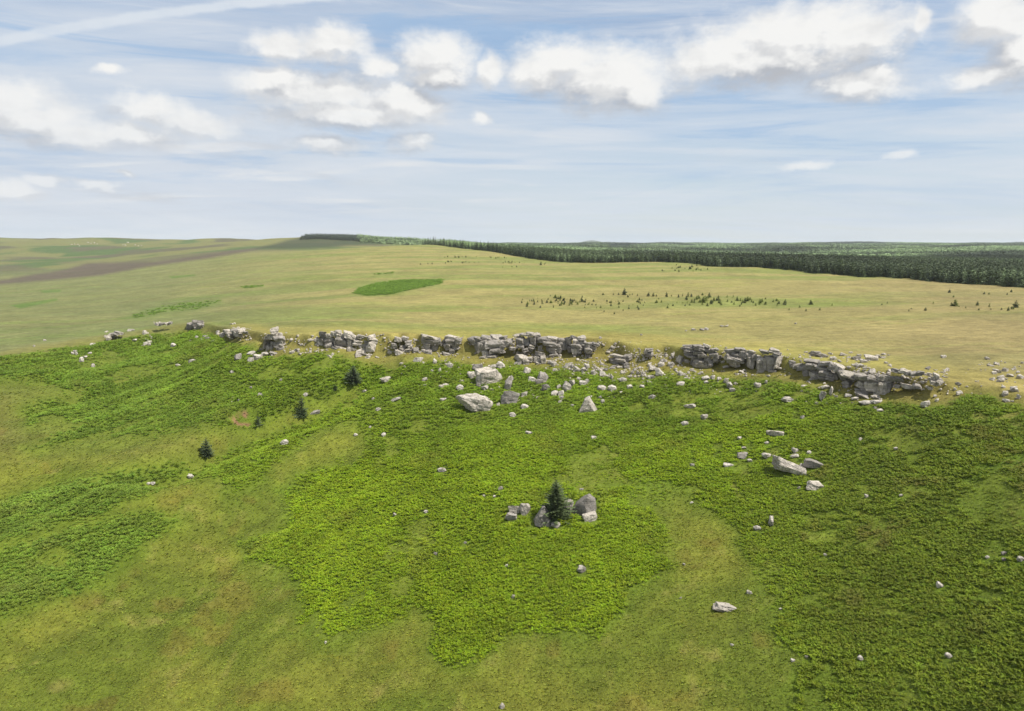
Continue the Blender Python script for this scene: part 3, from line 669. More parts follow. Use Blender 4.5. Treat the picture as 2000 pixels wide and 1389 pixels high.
AREAS = {
 'scree_mid': ('pale angular stone in the scatter below the middle crags', 'pale stones scattered below the middle crags',
   [(830,741,10,7),(871,752,11,6),(712,764,7,5),(729,779,5,5),(849,707,8,9),(879,714,12,9),(827,709,6,4),(865,781,13,5),(859,723,5,9),(844,724,6,4),
    (898,758,14,10),(947,758,14,8),(934,752,8,8),(992,753,14,19),(997,740,10,11),(1030,725,14,12),(1039,742,14,10),(1024,770,13,8),(1024,795,15,8),(1001,811,13,8),(973,790,7,6),(866,753,8,4),
    (1108,756,17,16),(1118,748,10,12),(1084,768,15,9),(1096,768,11,11),(1097,777,10,7),(1094,784,6,5),(1092,755,8,7),(1139,748,16,8),(1147,744,8,7),(1131,740,8,5),(1118,792,7,5),(1084,723,9,6)]),
 'scree_right': ('pale angular stone in the scatter around the free-standing layered stack', 'pale stones around the free-standing stack',
   [(1177,731,11,9),(1159,728,10,9),(1183,722,8,6),(1217,742,14,9),(1195,738,5,10),(1176,758,16,9),(1196,759,16,11),(1230,756,11,9),(1254,755,9,6),(1272,737,14,7),(1291,713,12,8),(1295,705,10,6),(1177,784,8,8),(1172,776,6,5),
    (1082,712,12,9),(1074,708,9,8),(1109,713,11,9),(1118,716,9,8),(1127,722,13,8),(1140,722,9,8),(1147,716,9,10),(1235,728,7,7),(1247,729,6,7),(1240,722,6,6),(1232,735,6,6)]),
 'below_layered': ('pale stone strewn below the layered crag and its mossy neighbour', 'pale stones below the layered crag',
   [(1297,705,11,6),(1311,712,13,9),(1292,712,12,7),(1315,694,8,7),(1330,750,15,7),(1330,730,9,8),(1341,736,6,6),(1393,737,8,8),(1405,740,9,7),(1419,745,8,10),(1425,753,10,13),(1431,762,12,7),(1437,749,7,5),(1379,747,9,6),(1378,739,14,7),
    (1481,754,12,10),(1497,747,5,8),(1418,717,12,4),(1448,726,8,4),(1454,724,6,4),(1310,700,6,5),(1320,722,6,6),(1345,728,5,5),(1370,728,7,5)]),
 'plateau_litter': ('small pale stone lying in the grass on top of the edge, above the cave crag', 'small stones on the grass above the cave crag',
   [(1628,701,12,7),(1647,693,9,5),(1679,715,14,7),(1704,725,12,8),(1677,726,7,5),(1659,718,8,5),(1640,706,7,4),(1690,719,8,4),(1658,698,7,4),(1575,688,7,3),(1620,690,5,3),(1662,689,7,3)]),
 'plateau_far': ('pale stone half sunk in the straw grass well back on the plateau', 'pale stones far back on the plateau',
   [(1411,637,8,3),(1419,637,8,3),(1372,644,9,4),(1380,643,8,5),(1355,644,9,4),(1554,632,4,3),(1253,654,5,3),(1173,660,6,4),(1340,646,4,3)]),
 'right_scatter': ('bright stone in the loose scatter at the right edge of the slope top', 'bright stones at the right edge',
   [(1844,697,10,5),(1930,701,9,4),(1948,711,9,4),(1950,726,13,6),(1943,729,8,5),(1956,738,12,7),(1957,744,12,5),(1940,741,9,5),(1974,734,10,5),(1995,737,10,6),(1982,721,5,4),(1967,783,10,5),(1991,776,7,6),(1866,761,6,4),(1827,774,6,5),(1831,782,6,5),(1804,747,8,5),(1813,720,9,4),(1989,727,6,4)]),
 'bracken_right': ('small pale stone peeping out of the right-hand bracken', 'small stones in the right-hand bracken',
   [(1719,802,10,5),(1710,797,6,4),(1581,884,7,5),(1568,815,7,5),(1751,877,7,5),(1681,858,7,5),(1693,970,6,6),(1561,953,5,4),(1498,865,8,5),(1453,875,8,4),(1445,856,8,5),(1353,908,9,4),(1351,982,6,4),(1760,968,6,4),(1634,775,6,5),(1658,773,11,5),(1670,779,12,5)]),
 'fore_right': ('tiny pale stone low in the foreground bracken and grass at right', 'tiny stones in the right foreground',
   [(1929,1089,6,5),(1961,1082,8,5),(1961,1093,6,5),(1995,1093,9,7),(1549,1291,7,5),(1576,1284,5,4),(1430,1260,6,4),(1612,1084,6,4),(1336,1103,5,4),(1330,1168,4,3),(1525,1190,5,3)]),
 'fore_mid': ('tiny pale stone showing in the bright central bracken', 'tiny stones in the central bracken',
   [(850,1082,7,5),(909,1060,5,4),(990,1105,6,5),(1003,1165,6,6),(771,1006,7,5),(832,1000,8,5),(636,1255,4,4),(978,954,9,6),(1136,956,8,4),(966,970,6,4),(945,968,5,3),(749,849,8,8),(694,850,8,5),(723,834,5,4)]),
 'left_hill': ('small pale stone on the bracken hill left of the tall crags', 'small stones on the left bracken hill',
   [(347,714,8,4),(453,727,7,4),(145,687,6,5),(148,691,6,5),(141,691,5,4),(176,690,5,4),(181,673,9,4),(262,665,8,4),(284,671,7,5),(291,673,6,5),(282,650,5,8),(255,645,10,4),(425,650,8,6),(452,633,6,3),(458,632,5,3),(490,757,5,4),(508,771,9,5),(548,742,5,4),(586,692,6,5),(580,684,9,6),
    (384,658,5,4),(372,666,4,3),(445,696,3,4),(66,676,4,3),(87,665,4,3),(453,785,4,3),(455,776,4,3),(466,782,4,4)]),
}
STONES = [m_[:4] for m_ in MB if m_[4]] + [q_ for a_ in AREAS.values() for q_ in a_[2]]

# ------------------------------------------------------------------ instanced ground cover (stuff nobody could count)
def scatter(name, P, scale, rot, var, tint, protos, label, cat):
    """one object whose points carry fronds, tufts or trees"""
    c = bpy.data.collections.new(name + '_shapes')
    for k, (me_) in enumerate(protos):
        o = bpy.data.objects.new('%s_shape_%02d' % (name, k), me_); c.objects.link(o)
    me_ = bpy.data.meshes.new(name); n = len(P)
    me_.vertices.add(n); me_.vertices.foreach_set('co', np.asarray(P, np.float32).ravel())
    def A(nm, typ, arr, key):
        a = me_.attributes.new(nm, typ, 'POINT'); a.data.foreach_set(key, np.asarray(arr).ravel())
    A('size', 'FLOAT_VECTOR', np.asarray(scale, np.float32), 'vector')
    A('turn', 'FLOAT_VECTOR', np.asarray(rot, np.float32), 'vector')
    A('variant', 'INT', np.asarray(var, np.int32), 'value')
    A('tint', 'FLOAT_COLOR', np.concatenate([tint, np.ones((n, 1))], 1).astype(np.float32), 'color')
    o = link(name, me_, kind='stuff', label=label, category=cat)
    ng = bpy.data.node_groups.new(name, 'GeometryNodeTree')
    ng.interface.new_socket('Geometry', in_out='INPUT', socket_type='NodeSocketGeometry')
    ng.interface.new_socket('Geometry', in_out='OUTPUT', socket_type='NodeSocketGeometry')
    N = ng.nodes; L_ = ng.links
    i_ = N.new('NodeGroupInput'); o_ = N.new('NodeGroupOutput'); ip = N.new('GeometryNodeInstanceOnPoints')
    ci = N.new('GeometryNodeCollectionInfo'); ci.inputs['Collection'].default_value = c
    ci.inputs['Separate Children'].default_value = True; ci.inputs['Reset Children'].default_value = True
    def na(nm, typ):
        k = N.new('GeometryNodeInputNamedAttribute'); k.data_type = typ; k.inputs[0].default_value = nm; return k.outputs[0]
    L_.new(i_.outputs[0], ip.inputs['Points']); L_.new(ci.outputs[0], ip.inputs['Instance'])
    ip.inputs['Pick Instance'].default_value = True
    L_.new(na('variant', 'INT'), ip.inputs['Instance Index']); L_.new(na('size', 'FLOAT_VECTOR'), ip.inputs['Scale'])
    er = N.new('FunctionNodeEulerToRotation'); L_.new(na('turn', 'FLOAT_VECTOR'), er.inputs[0]); L_.new(er.outputs[0], ip.inputs['Rotation'])
    L_.new(ip.outputs[0], o_.inputs[0])
    md = o.modifiers.new('scatter', 'NODES'); md.node_group = ng
    return o

def frond_plant(seed, nf=9, L0=0.62, wid=0.19, rise=0.42):
    r = np.random.default_rng(seed); V = []; F = []
    for k in range(nf):
        a = k / nf * 2 * math.pi + r.uniform(-.35, .35); L_ = L0 * r.uniform(.7, 1.15); h0 = rise * r.uniform(.6, 1.2)
        ca, sa = math.cos(a), math.sin(a); pts = []
        for s in range(5):
            t = s / 4
            rad = L_ * t; z = h0 * (math.sin(min(t * 1.45, 1.57) ) * 1.0) + 0.12 - 0.28 * t * t * L_ + 0.04
            wd = wid * (1 - t) ** 0.75 * (0.35 if s == 0 else 1) * r.uniform(.8, 1.2)
            pts.append((rad, z, wd))
        for s in range(4):
            (r0, z0, w0), (r1, z1, w1) = pts[s], pts[s + 1]
            # pinnae: two leaning triangles per side, leaving notches between them
            for sg in (-1, 1):
                b = len(V); mid = (r0 + r1) / 2
                V += [(r0 * ca, r0 * sa, z0), (r1 * ca, r1 * sa, z1),
                      ((mid + .02) * ca - sg * w0 * sa, (mid + .02) * sa + sg * w0 * ca, (z0 + z1) / 2 - 0.05 - r.uniform(0, .05))]
                F.append((b, b + 1, b + 2) if sg > 0 else (b + 1, b, b + 2))
    return np.array(V), np.array(F)
def tuft(seed, n=11, h=0.34, spread=0.22):
    r = np.random.default_rng(seed); V = []; F = []
    for k in range(n):
        a = r.uniform(0, 6.28); ox, oy = r.uniform(-.1, .1, 2); l = h * r.uniform(.5, 1.2); s = spread * r.uniform(.3, 1.2)
        b = len(V); ca, sa = math.cos(a), math.sin(a); w_ = 0.035
        V += [(ox - w_ * sa, oy + w_ * ca, -.04), (ox + w_ * sa, oy - w_ * ca, -.04), (ox + s * ca * .5 + w_ * .7 * sa, oy + s * sa * .5 - w_ * .7 * ca, l * .7), (ox + s * ca * 1.4, oy + s * sa * 1.4, l * 0.92)]
        F += [(b, b + 1, b + 2), (b, b + 2, b + 3)]
    return np.array(V), np.array(F)
BRP = [mesh_np('frond_cluster', *frond_plant(s), BRK) for s in range(6)]
TFP = [mesh_np('grass_tuft', *tuft(s), GRS) for s in range(5)]

def jgrid(x0, x1, y0, y1, step):
    X, Y = np.meshgrid(np.arange(x0, x1, step), np.arange(y0, y1, step)); X = X.ravel(); Y = Y.ravel()
    X = X + RNG.uniform(-.5, .5, len(X)) * step; Y = Y + RNG.uniform(-.5, .5, len(Y)) * step
    return X, Y
def in_view(x, y, z, m=60):
    U, V = project(x, y, z); return (U > -m) & (U < 2000 + m) & (V < 1389 + m)
rings = [(48, 105, 0.42), (105, 145, 0.50), (145, 250, 0.66)]
px_, py_, rr_, sc_ = [], [], [], []
for (r0, r1, st) in rings:
    X, Y = jgrid(-r1 * .75, r1 * .75, r0 * .6, r1, st); r_ = np.hypot(X, Y); k = (r_ >= r0) & (r_ < r1); X, Y = X[k], Y[k]
    z = hz(X, Y); k = in_view(X, Y, z); px_.append(X[k]); py_.append(Y[k]); sc_.append(np.full(k.sum(), 0.84 * (st / 0.42) ** 0.8))
X, Y, SC = map(np.concatenate, (px_, py_, sc_)); Z = hz(X, Y)
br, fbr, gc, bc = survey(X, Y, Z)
keep = br > 0.12 + 0.5 * RNG.random(len(X)) + 0.35 * fbm2(X / 1.6, Y / 1.6, 2, 171)
st_p = hit([q_[0] for q_ in STONES], [q_[1] + q_[3] * .4 for q_ in STONES])
for q_, p in zip(STONES, st_p):
    d = math.sqrt(p[0] ** 2 + p[1] ** 2 + (p[2] - CAM_Z) ** 2); hw = q_[2] / FPX * d * .5; u_ = np.array([p[0], p[1]]) / math.hypot(p[0], p[1])
    ex, ey = X - p[0], Y - p[1]; al_ = ex * u_[0] + ey * u_[1]; ac_ = ex * u_[1] - ey * u_[0]
    keep &= ~((np.abs(ac_) < hw + .25) & (al_ > -1.0) & (al_ < hw * 1.2 + .3))
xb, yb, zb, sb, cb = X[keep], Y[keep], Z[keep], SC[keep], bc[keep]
n = len(xb)
hgt = (0.50 + 0.5 * fbm2(xb / 2.4, yb / 2.4, 3, 131) + 0.3 * RNG.random(n)) * (0.55 + 0.45 * sstep(br[keep], .3, .9)) * (0.8 + 0.4 * fbm2(xb / 9, yb / 9, 2, 133))
sz = sb[:, None] * np.stack([hgt * .9 + .1, hgt * .9 + .1, hgt * 1.25], 1)
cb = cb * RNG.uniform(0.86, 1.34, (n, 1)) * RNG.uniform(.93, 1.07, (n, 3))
rot = np.stack([RNG.uniform(-.25, .25, n), RNG.uniform(-.25, .25, n), RNG.uniform(0, 6.28, n)], 1)
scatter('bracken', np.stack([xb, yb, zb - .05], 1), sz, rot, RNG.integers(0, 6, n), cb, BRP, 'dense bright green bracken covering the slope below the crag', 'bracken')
print('bracken', n)
# plateau bracken ring and patches
X2, Y2 = jgrid(-190, 60, 230, 520, 1.15); Z2 = hz(X2, Y2); _, f2, _, _ = survey(X2, Y2, Z2)
k = f2 > RNG.uniform(.3, .9, len(X2)); n2_ = k.sum()
tn = alb(140, 178, 62) * RNG.uniform(.7, 1.3, (n2_, 1))
scatter('bracken_patch', np.stack([X2[k], Y2[k], Z2[k] - .1], 1), RNG.uniform(1.3, 2.0, (n2_, 1)) * np.array([[1, 1, .8]]), np.stack([np.zeros(n2_), np.zeros(n2_), RNG.uniform(0, 6.28, n2_)], 1),
        RNG.integers(0, 6, n2_), tn, BRP, 'oval bright green bracken patch alone on the straw plateau', 'bracken')
# grass tufts
rings = [(48, 110, 0.34), (110, 240, 0.5)]
px_, py_, sc_ = [], [], []
for (r0, r1, st) in rings:
    X, Y = jgrid(-r1 * .75, r1 * .75, r0 * .6, r1, st); r_ = np.hypot(X, Y); k = (r_ >= r0) & (r_ < r1); X, Y = X[k], Y[k]
    z = hz(X, Y); k = in_view(X, Y, z); px_.append(X[k]); py_.append(Y[k]); sc_.append(np.full(k.sum(), (st / 0.36) ** 0.8))
X, Y, SC = map(np.concatenate, (px_, py_, sc_)); Z = hz(X, Y)
br, fbr, gc, bc = survey(X, Y, Z)
rad_ = np.hypot(X, Y)
keep = (rad_ < 240 - 110 * RNG.random(len(X))) & (rad_ < edge_r(np.arctan2(X, Y)) - RNG.uniform(0, 14, len(X))) & (br < RNG.uniform(0.2, 0.8, len(X))) & (fbr < .3) & (RNG.random(len(X)) < 0.35 + 0.65 * fbm2(X / 2.0, Y / 2.0, 3, 141))
xb, yb, zb, sb, cb = X[keep], Y[keep], Z[keep], SC[keep], gc[keep]; n = len(xb)
cb = cb * RNG.uniform(1.35, 2.3, (n, 1)) * RNG.uniform(.94, 1.06, (n, 3))
s_ = sb * RNG.uniform(.45, 1.0, n)
rot = np.stack([RNG.uniform(-.3, .3, n), RNG.uniform(-.3, .3, n), RNG.uniform(0, 6.28, n)], 1)
scatter('grass', np.stack([xb, yb, zb], 1), np.stack([s_ * 1.15, s_ * 1.15, s_ * .5], 1), rot, RNG.integers(0, 5, n), cb, TFP, 'rough straw and green moor grass in tufts', 'grass')
print('grass', n)

# ------------------------------------------------------------------ conifers
def conifer(seed, Ht, Rd, whorls, nb, segs, droop=0.25, gap=0.0, thick=1.0):
    """crown of a spruce: whorls of drooping boughs, each bough a row of side twigs"""
    r = np.random.default_rng(seed); V = []; F = []
    lean = r.uniform(-.03, .03, 2); asym = r.uniform(0, 6.28)
    for i in range(whorls):
        t = i / (whorls - 1); z0 = Ht * (0.04 + 0.96 * t ** 0.92)
        rad = Rd * (1 - t) ** 0.82 * r.uniform(.8, 1.12) + Ht * 0.012
        for j in range(max(3, int(nb * (1 - 0.45 * t)))):
            if r.random() < gap: continue
            a = j / nb * 6.283 + i * 2.4 + r.uniform(-.4, .4); L_ = rad * r.uniform(.68, 1.15) * (1 + .12 * math.cos(a - asym))
            ca, sa = math.cos(a), math.sin(a); cx, cy = lean * z0
            up = (0.55 * t - droop) * L_
            def pt(s, side, dz):
                rr = L_ * s
                z = z0 + up * s + (0.16 * L_ * s * s) + dz
                return (cx + rr * ca - side * sa, cy + rr * sa + side * ca, z)
            for s in range(segs):
                s0, s1 = s / segs, (s + 1) / segs; wd = L_ * (0.34 * (1 - s0 * .72)) / math.sqrt(segs) * thick * 1.25
                for sg in (-1, 1):
                    b = len(V)
                    V += [pt(s0, 0, 0), pt(min(s1 + .06, 1.05), 0, 0.01), pt(s0 + .75 / segs, sg * wd * r.uniform(.7, 1.3), -wd * r.uniform(.3, .9))]
                    F.append((b, b + 1, b + 2) if sg > 0 else (b + 1, b, b + 2))
    b = len(V); w_ = Ht * 0.012     # leader shoot
    V += [(lean[0] * Ht - w_, lean[1] * Ht, Ht * .93), (lean[0] * Ht + w_, lean[1] * Ht, Ht * .93), (lean[0] * Ht, lean[1] * Ht, Ht * 1.05),
          (lean[0] * Ht, lean[1] * Ht - w_, Ht * .93), (lean[0] * Ht, lean[1] * Ht + w_, Ht * .93)]
    F += [(b, b + 1, b + 2), (b + 3, b + 4, b + 2)]
    return np.array(V), np.array(F)
def trunk(Ht, r0, n=7):
    V = []; F = []
    for k, (z, rr) in enumerate([(-.4, r0 * 1.25), (0.1 * Ht, r0), (.5 * Ht, r0 * .55), (.96 * Ht, r0 * .08)]):
        for i in range(n): V.append((rr * math.cos(i / n * 6.283), rr * math.sin(i / n * 6.283), z))
    for k in range(3):
        for i in range(n): F.append((k * n + i, k * n + (i + 1) % n, (k + 1) * n + (i + 1) % n, (k + 1) * n + i))
    return np.array(V), np.array(F)

def dist_of(p): return math.sqrt(p[0] ** 2 + p[1] ** 2 + (p[2] - CAM_Z) ** 2)
def tree_at(px, py, hpx, wpx, seed, mat, label, cat='tree', name='spruce_tree', whorls=24, nb=9, segs=7, droop=.2, th=1.7):
    p = hit(px, py)[0]; d = dist_of(p); Ht = hpx / FPX * d * 1.03; Rd = wpx / 2 / FPX * d
    e = link(name, None, label=label, category=cat); e.location = p
    link('crown', mesh_np('crown', *conifer(seed, Ht, Rd * 1.12, whorls, nb, segs, droop, 0, th), mat), e)
    link('trunk', mesh_np('trunk', *trunk(Ht, Ht * .022), BARK), e)
    return e
tree_at(1087, 1010, 72, 62, 3, SPRB, 'bushy blue-green spruce standing between the triangular and slanting boulders in bracken', whorls=34, nb=12, segs=9)
tree_at(691, 747, 32, 37, 5, SPRB, 'squat round spruce standing below the left crags', whorls=22, nb=10, segs=7)
tree_at(590, 813, 38, 27, 8, SPR, 'narrow ragged spruce beside the gully with a pale stone behind its top', whorls=18, nb=7, segs=6)
tree_at(405, 890, 32, 28, 11, SPRB, 'small spruce at the lower end of the gully, lowest of the gully trees', whorls=20, nb=9, segs=6)
tree_at(655, 761, 10, 12, 13, SPR, 'low dark bush just downhill of the squat round spruce', 'bush', 'bush', 8, 8, 3)
tree_at(504, 829, 17, 16, 14, SPRB, 'small round bush on the right rim of the bare earth scar', 'bush', 'bush', 9, 8, 4)
tree_at(503, 689, 8, 8, 15, SPR, 'tiny dark bush left of the foot of the leftmost tall crag', 'bush', 'bush', 7, 7, 3)
tree_at(1393, 681, 8, 5, 16, SPR, 'tiny dark sapling on top of the layered crag', 'sapling', 'sapling', 7, 6, 3)

# young self-sown spruces on the plateau
YM = [mesh_np('sapling', *conifer(100 + s, 1, [.34, .40, .30, .46][s % 4], 11, 9, 2, .1, .05, 2.2), YNG) for s in range(8)]
YD = [mesh_np('sapling', *conifer(120 + s, 1, .34, 11, 9, 2, .1, .05, 2.2), SPR) for s in range(4)]
SAP = []
def sap(px, py, h, label, group): SAP.append((px, py, h, label, group))
rr = random.Random(5)
G1 = 'young spruces in the dense left clump of the plateau band'
G2 = 'young spruces scattered along the middle of the plateau band'
G3 = 'young spruces in the taller right clump of the plateau band'
G4 = 'young spruces scattered on the plateau near the forest edge at right'
G5 = 'young spruces in loose rows before the forest tongue'
G6 = 'young spruces on the rise before the forest middle'
for k in range(62): 
    c = rr.choice([1031, 1046, 1060, 1072, 1085, 1098, 1105, 1118, 1134]); sap(c + rr.gauss(0, 8), 590 + rr.gauss(0, 4.5), rr.uniform(3, 8.5), 'young dark spruce in the dense left clump on the plateau', G1)
for k in range(46): sap(rr.uniform(1140, 1320), rr.choice([598, 596, 590]) + rr.gauss(0, 5), rr.uniform(2.5, 7), 'small spruce in the thin scatter between the plateau clumps', G2)
for (x, y, h) in [(1178,576,5),(1198,576,4.5),(1208,576,5),(1230,577,5),(1235,576,4),(1245,578,5),(1282,579,5)]: sap(x, y, h, 'small spruce in the thin scatter between the plateau clumps', G2)
sap(1219, 576, 16, 'tall thin spruce, tallest in the row above the plateau scatter', None)
sap(1266, 579, 10, 'dark upright spruce right of the tall thin spruce', None)
sap(1276, 579, 9, 'slim spruce just right of the dark upright one', None)
sap(1302, 580, 11, 'neat dark conical spruce standing alone left of the right clump', None)
for (x, y, h) in [(1325,581,8),(1333,579,7),(1343,580,11),(1350,580,8),(1341,586,9),(1351,591,8),(1361,585,10),(1374,591,14),(1379,588,13),(1385,581,11),(1383,583,7),(1372,577,6),(1389,594,10),(1395,588,9),
                  (1403,587,12),(1406,592,10),(1409,596,7),(1420,581,6),(1421,588,4),(1434,595,7),(1440,587,9),(1448,595,6),(1455,592,13),(1460,588,10),(1468,590,8),(1476,597,7),(1484,592,11),(1488,590,8),(1495,595,7),
                  (1510,590,6),(1517,588,6),(1518,597,6),(1521,594,8)]: sap(x, y, h, 'young yellow-green spruce in the taller right clump on the plateau', G3)
for k in range(34): sap(rr.gauss(1400, 46), 590 + rr.gauss(0, 6), rr.uniform(3, 8), 'young yellow-green spruce in the taller right clump on the plateau', G3)
sap(1532, 596, 13, 'bushy spruce at the right end of the plateau band', None)
sap(1584, 595, 10, 'lone rounded spruce well right of the plateau band', None)
for (x, y, h) in [(1562,601,6),(1541,606,5),(1574,608,6),(1601,606,6),(1625,597,5),(1722,596,4),(1733,593,5),(1775,608,4),(1780,604,3),(1807,607,7),(1823,593,4),(1855,570,3),(1862,581,5),(1859,598,8),(1886,602,4),(1912,606,4),
                  (1932,600,8),(1935,605,3),(1956,605,4),(1969,607,8),(1976,604,6),(1979,604,5),(1922,575,5),(1932,575,4),(1967,576,4),(1975,571,6),(1911,606,4)]: sap(x, y, h, 'small spruce dotted on the open plateau near the dark forest edge', G4)
sap(1854, 572, 7, 'round little spruce highest of those near the right forest edge', None)
sap(1866, 598, 13, 'fullest of the spruces dotted before the right forest edge', None)
sap(1909, 597, 9, 'squat diamond-shaped spruce between the full one and the thin one', None)
sap(1984, 601, 14, 'thin tall open spruce at the far right of the plateau', None)
for k in range(44):
    x = rr.uniform(860, 1035); sap(x, rr.choice([504, 513, 514]) + rr.gauss(0, .8) + (x - 950) * .012, rr.uniform(2, 4.5), 'tiny spruce in the loose rows before the forest tongue', G5)
for (x, y, h) in [(821,517,4),(836,516,4),(844,516,4),(870,515,4),(982,523,3),(1000,522,3),(1009,522,4),(1063,517,3.5),(1065,515,3)]: sap(x, y, h, 'tiny spruce in the loose rows before the forest tongue', G5)
sap(1056, 518, 9, 'single larger spruce standing in front of the forest margin', None)
for k in range(26): sap(rr.gauss(1345, 22), 526 + rr.gauss(0, 3), rr.uniform(2.5, 6), 'tiny spruce on the rise before the middle of the forest', G6)
hp = hit([s[0] for s in SAP], [s[1] for s in SAP], 180, 3000)
for k, (px, py, h, lb, gr) in enumerate(SAP):
    p = hp[k]; d = dist_of(p); Ht = (h * 0.88 + 0.4) / FPX * d
    me_ = (YM if rr.random() < (.85 if 1330 < px < 1540 else .45) else YD)[rr.randrange(4)]
    o = link('young_spruce', me_, label=lb, category='sapling', group=gr); o.location = (p[0], p[1], p[2] - 0.05)
    o.scale = (Ht * rr.uniform(.75, 1.35), Ht * rr.uniform(.75, 1.35), Ht); o.rotation_euler = (rr.uniform(-.12, .12), rr.uniform(-.12, .12), rr.uniform(0, 6.28))

# ------------------------------------------------------------------ forest
EDG = [mesh_np('forest_spruce', *conifer(200 + s, 1, [.24, .28, .22, .31, .26, .2][s], 17, 8, 3, .22, .06, 1.35), SPR) for s in range(6)]
TRK = mesh_np('trunk', *trunk(1, .017, 5), BARK)
NEARF = [mesh_np('forest_tree', *conifer(220 + s, 1, .25, 9, 7, 1, .2, .05, 1.7), FOR) for s in range(5)]
FARF = [mesh_np('far_tree', *conifer(240 + s, 1, .27, 5, 6, 1, .2, .0, 2.2), FOR) for s in range(3)]
# front ranks, each its own object, the widest in the picture
cnt = 0; th = R(39.0); ranks = []
while th > -R(7.0):
    r_ = float(forest_r(np.array([th]))[0]); 
    for q_ in range(2):
        rad = r_ + 1.5 + q_ * 4.5 + rr.uniform(-1.2, 1.5); t_ = th + rr.uniform(-.3, .3) * 3.2 / r_
        ranks.append((t_, rad, q_))
    th -= 3.4 * rr.uniform(.7, 1.3) / r_
ranks = [k for k in ranks]
ranks.sort(key=lambda k: k[1]); ranks = ranks[:300]
rank_far = max(k[1] for k in ranks)
FRONT_TH = min(k[0] for k in ranks)
for (t_, rad, q_) in ranks:
    x, y = rad * math.sin(t_), rad * math.cos(t_); z = float(hz(x, y)[0])
    Ht = rr.uniform(6.5, 11.5) * (1.1 if t_ > R(30) else 1) * (rr.uniform(.55, .9) if q_ == 0 and rr.random() < .35 else 1)
    i = rr.randrange(6); big = rad < 400
    lab = 'dark spruce in the front rank of the plantation edge at right' if t_ > R(22) else 'dark spruce in the front rank of the plantation edge near the middle'
    grp = 'front spruces of the right plantation edge' if t_ > R(22) else 'front spruces of the middle plantation edge'
    sx = Ht * rr.uniform(.95, 1.3)
    if big:
        e = link('plantation_spruce', None, label=lab, category='tree', group=grp); e.location = (x, y, z - .2); e.rotation_euler = (0, 0, rr.uniform(0, 6.28)); e.scale = (sx, sx, Ht)
        link('crown', EDG[i], e); link('trunk', TRK, e)
    else:
        e = link('plantation_spruce', EDG[i], label=lab, category='tree', group=grp); e.location = (x, y, z - .2); e.rotation_euler = (0, 0, rr.uniform(0, 6.28)); e.scale = (sx, sx, Ht)
e.scale = e.scale
def forest_pts(r0, r1, st, jitter=.5):
    X, Y = jgrid(-r1 * .30, r1 * .80, r0 * .6, r1, st); r_ = np.hypot(X, Y); t_ = np.arctan2(X, Y)
    fr = forest_r(t_)
    fr = np.where((t_ < -.1) & (t_ > -.21), 1500, fr)
    front = (r_ < fr + 7) & (t_ > FRONT_TH)
    k = (r_ >= r0) & (r_ < r1) & (r_ > fr) & ~front & (t_ < R(41)); X, Y = X[k], Y[k]
    Z = hz(X, Y); return X, Y, Z
def forest(name, r0, r1, st, hmin, hmax, protos, wide, label):
    X, Y, Z = forest_pts(r0, r1, st); n = len(X)
    # rides, a clearing and felled compartments
    U, V = project(X, Y, Z)
    comp = fbm2(X / 260, Y / 260, 3, 151)
    k = ~((np.abs(U - 1208) < 20) & (V > 479) & (V < 490)) & (RNG.random(n) < .94)
    X, Y, Z, comp = X[k], Y[k], Z[k], comp[k]; n = len(X)
    h = (hmin + (hmax - hmin) * (0.5 * sstep(comp, .35, .65) + .5 * RNG.random(n) ** 1.5))
    rn_ = np.hypot(X, Y); b = np.array([0.068, 0.092, 0.042]) * ((0.62 + 1.3 * sstep(comp, .58, .44)) * (1 + .5 * sstep(rn_, 450, 900)) * (0.6 + 0.9 * sstep(fbm2(X / 420 + 3, Y / 170, 3, 161), .40, .60)))[:, None] * RNG.uniform(.75, 1.3, (n, 1))  # comp varies by compartment; broad banded noise paints sunlit patches into the tint
    s = np.stack([h * wide * RNG.uniform(.85, 1.2, n)] * 2 + [h], 1)
    rot = np.stack([RNG.uniform(-.04, .04, n), RNG.uniform(-.04, .04, n), RNG.uniform(0, 6.28, n)], 1)
    scatter(name, np.stack([X, Y, Z - .2], 1), s, rot, RNG.integers(0, len(protos), n), b, protos, label, 'forest'); print(name, n)
forest('spruce_forest', 300, 1300, 4.0, 5.5, 10.5, NEARF, 1.05, 'dense spruce plantation behind its front rank, stretching across the right')
forest('distant_forest', 1300, 5200, 9.5, 8, 14, FARF, 2.2, 'far plantation forest rolling to the horizon')
# dark wood along the left skyline
X, Y = jgrid(-620, -150, 1400, 2100, 6); Z = hz(X, Y); U, V = project(X, Y, Z)
k = (poly_mask(U, V, [(585,469),(600,461),(640,458),(700,462),(812,470),(830,477),(740,474),(690,471),(620,467)], .8) > .4); n = k.sum()
scatter('skyline_wood', np.stack([X[k], Y[k], Z[k]], 1), RNG.uniform(6, 9, (n, 1)) * np.array([[1.6, 1.6, 1]]), np.zeros((n, 3)), RNG.integers(0, 3, n),
        np.array([[.035, .05, .028]]) * RNG.uniform(.7, 1.2, (n, 1)), FARF, 'dark wood crowning the low hill on the left skyline', 'wood'); print('skyline', n)

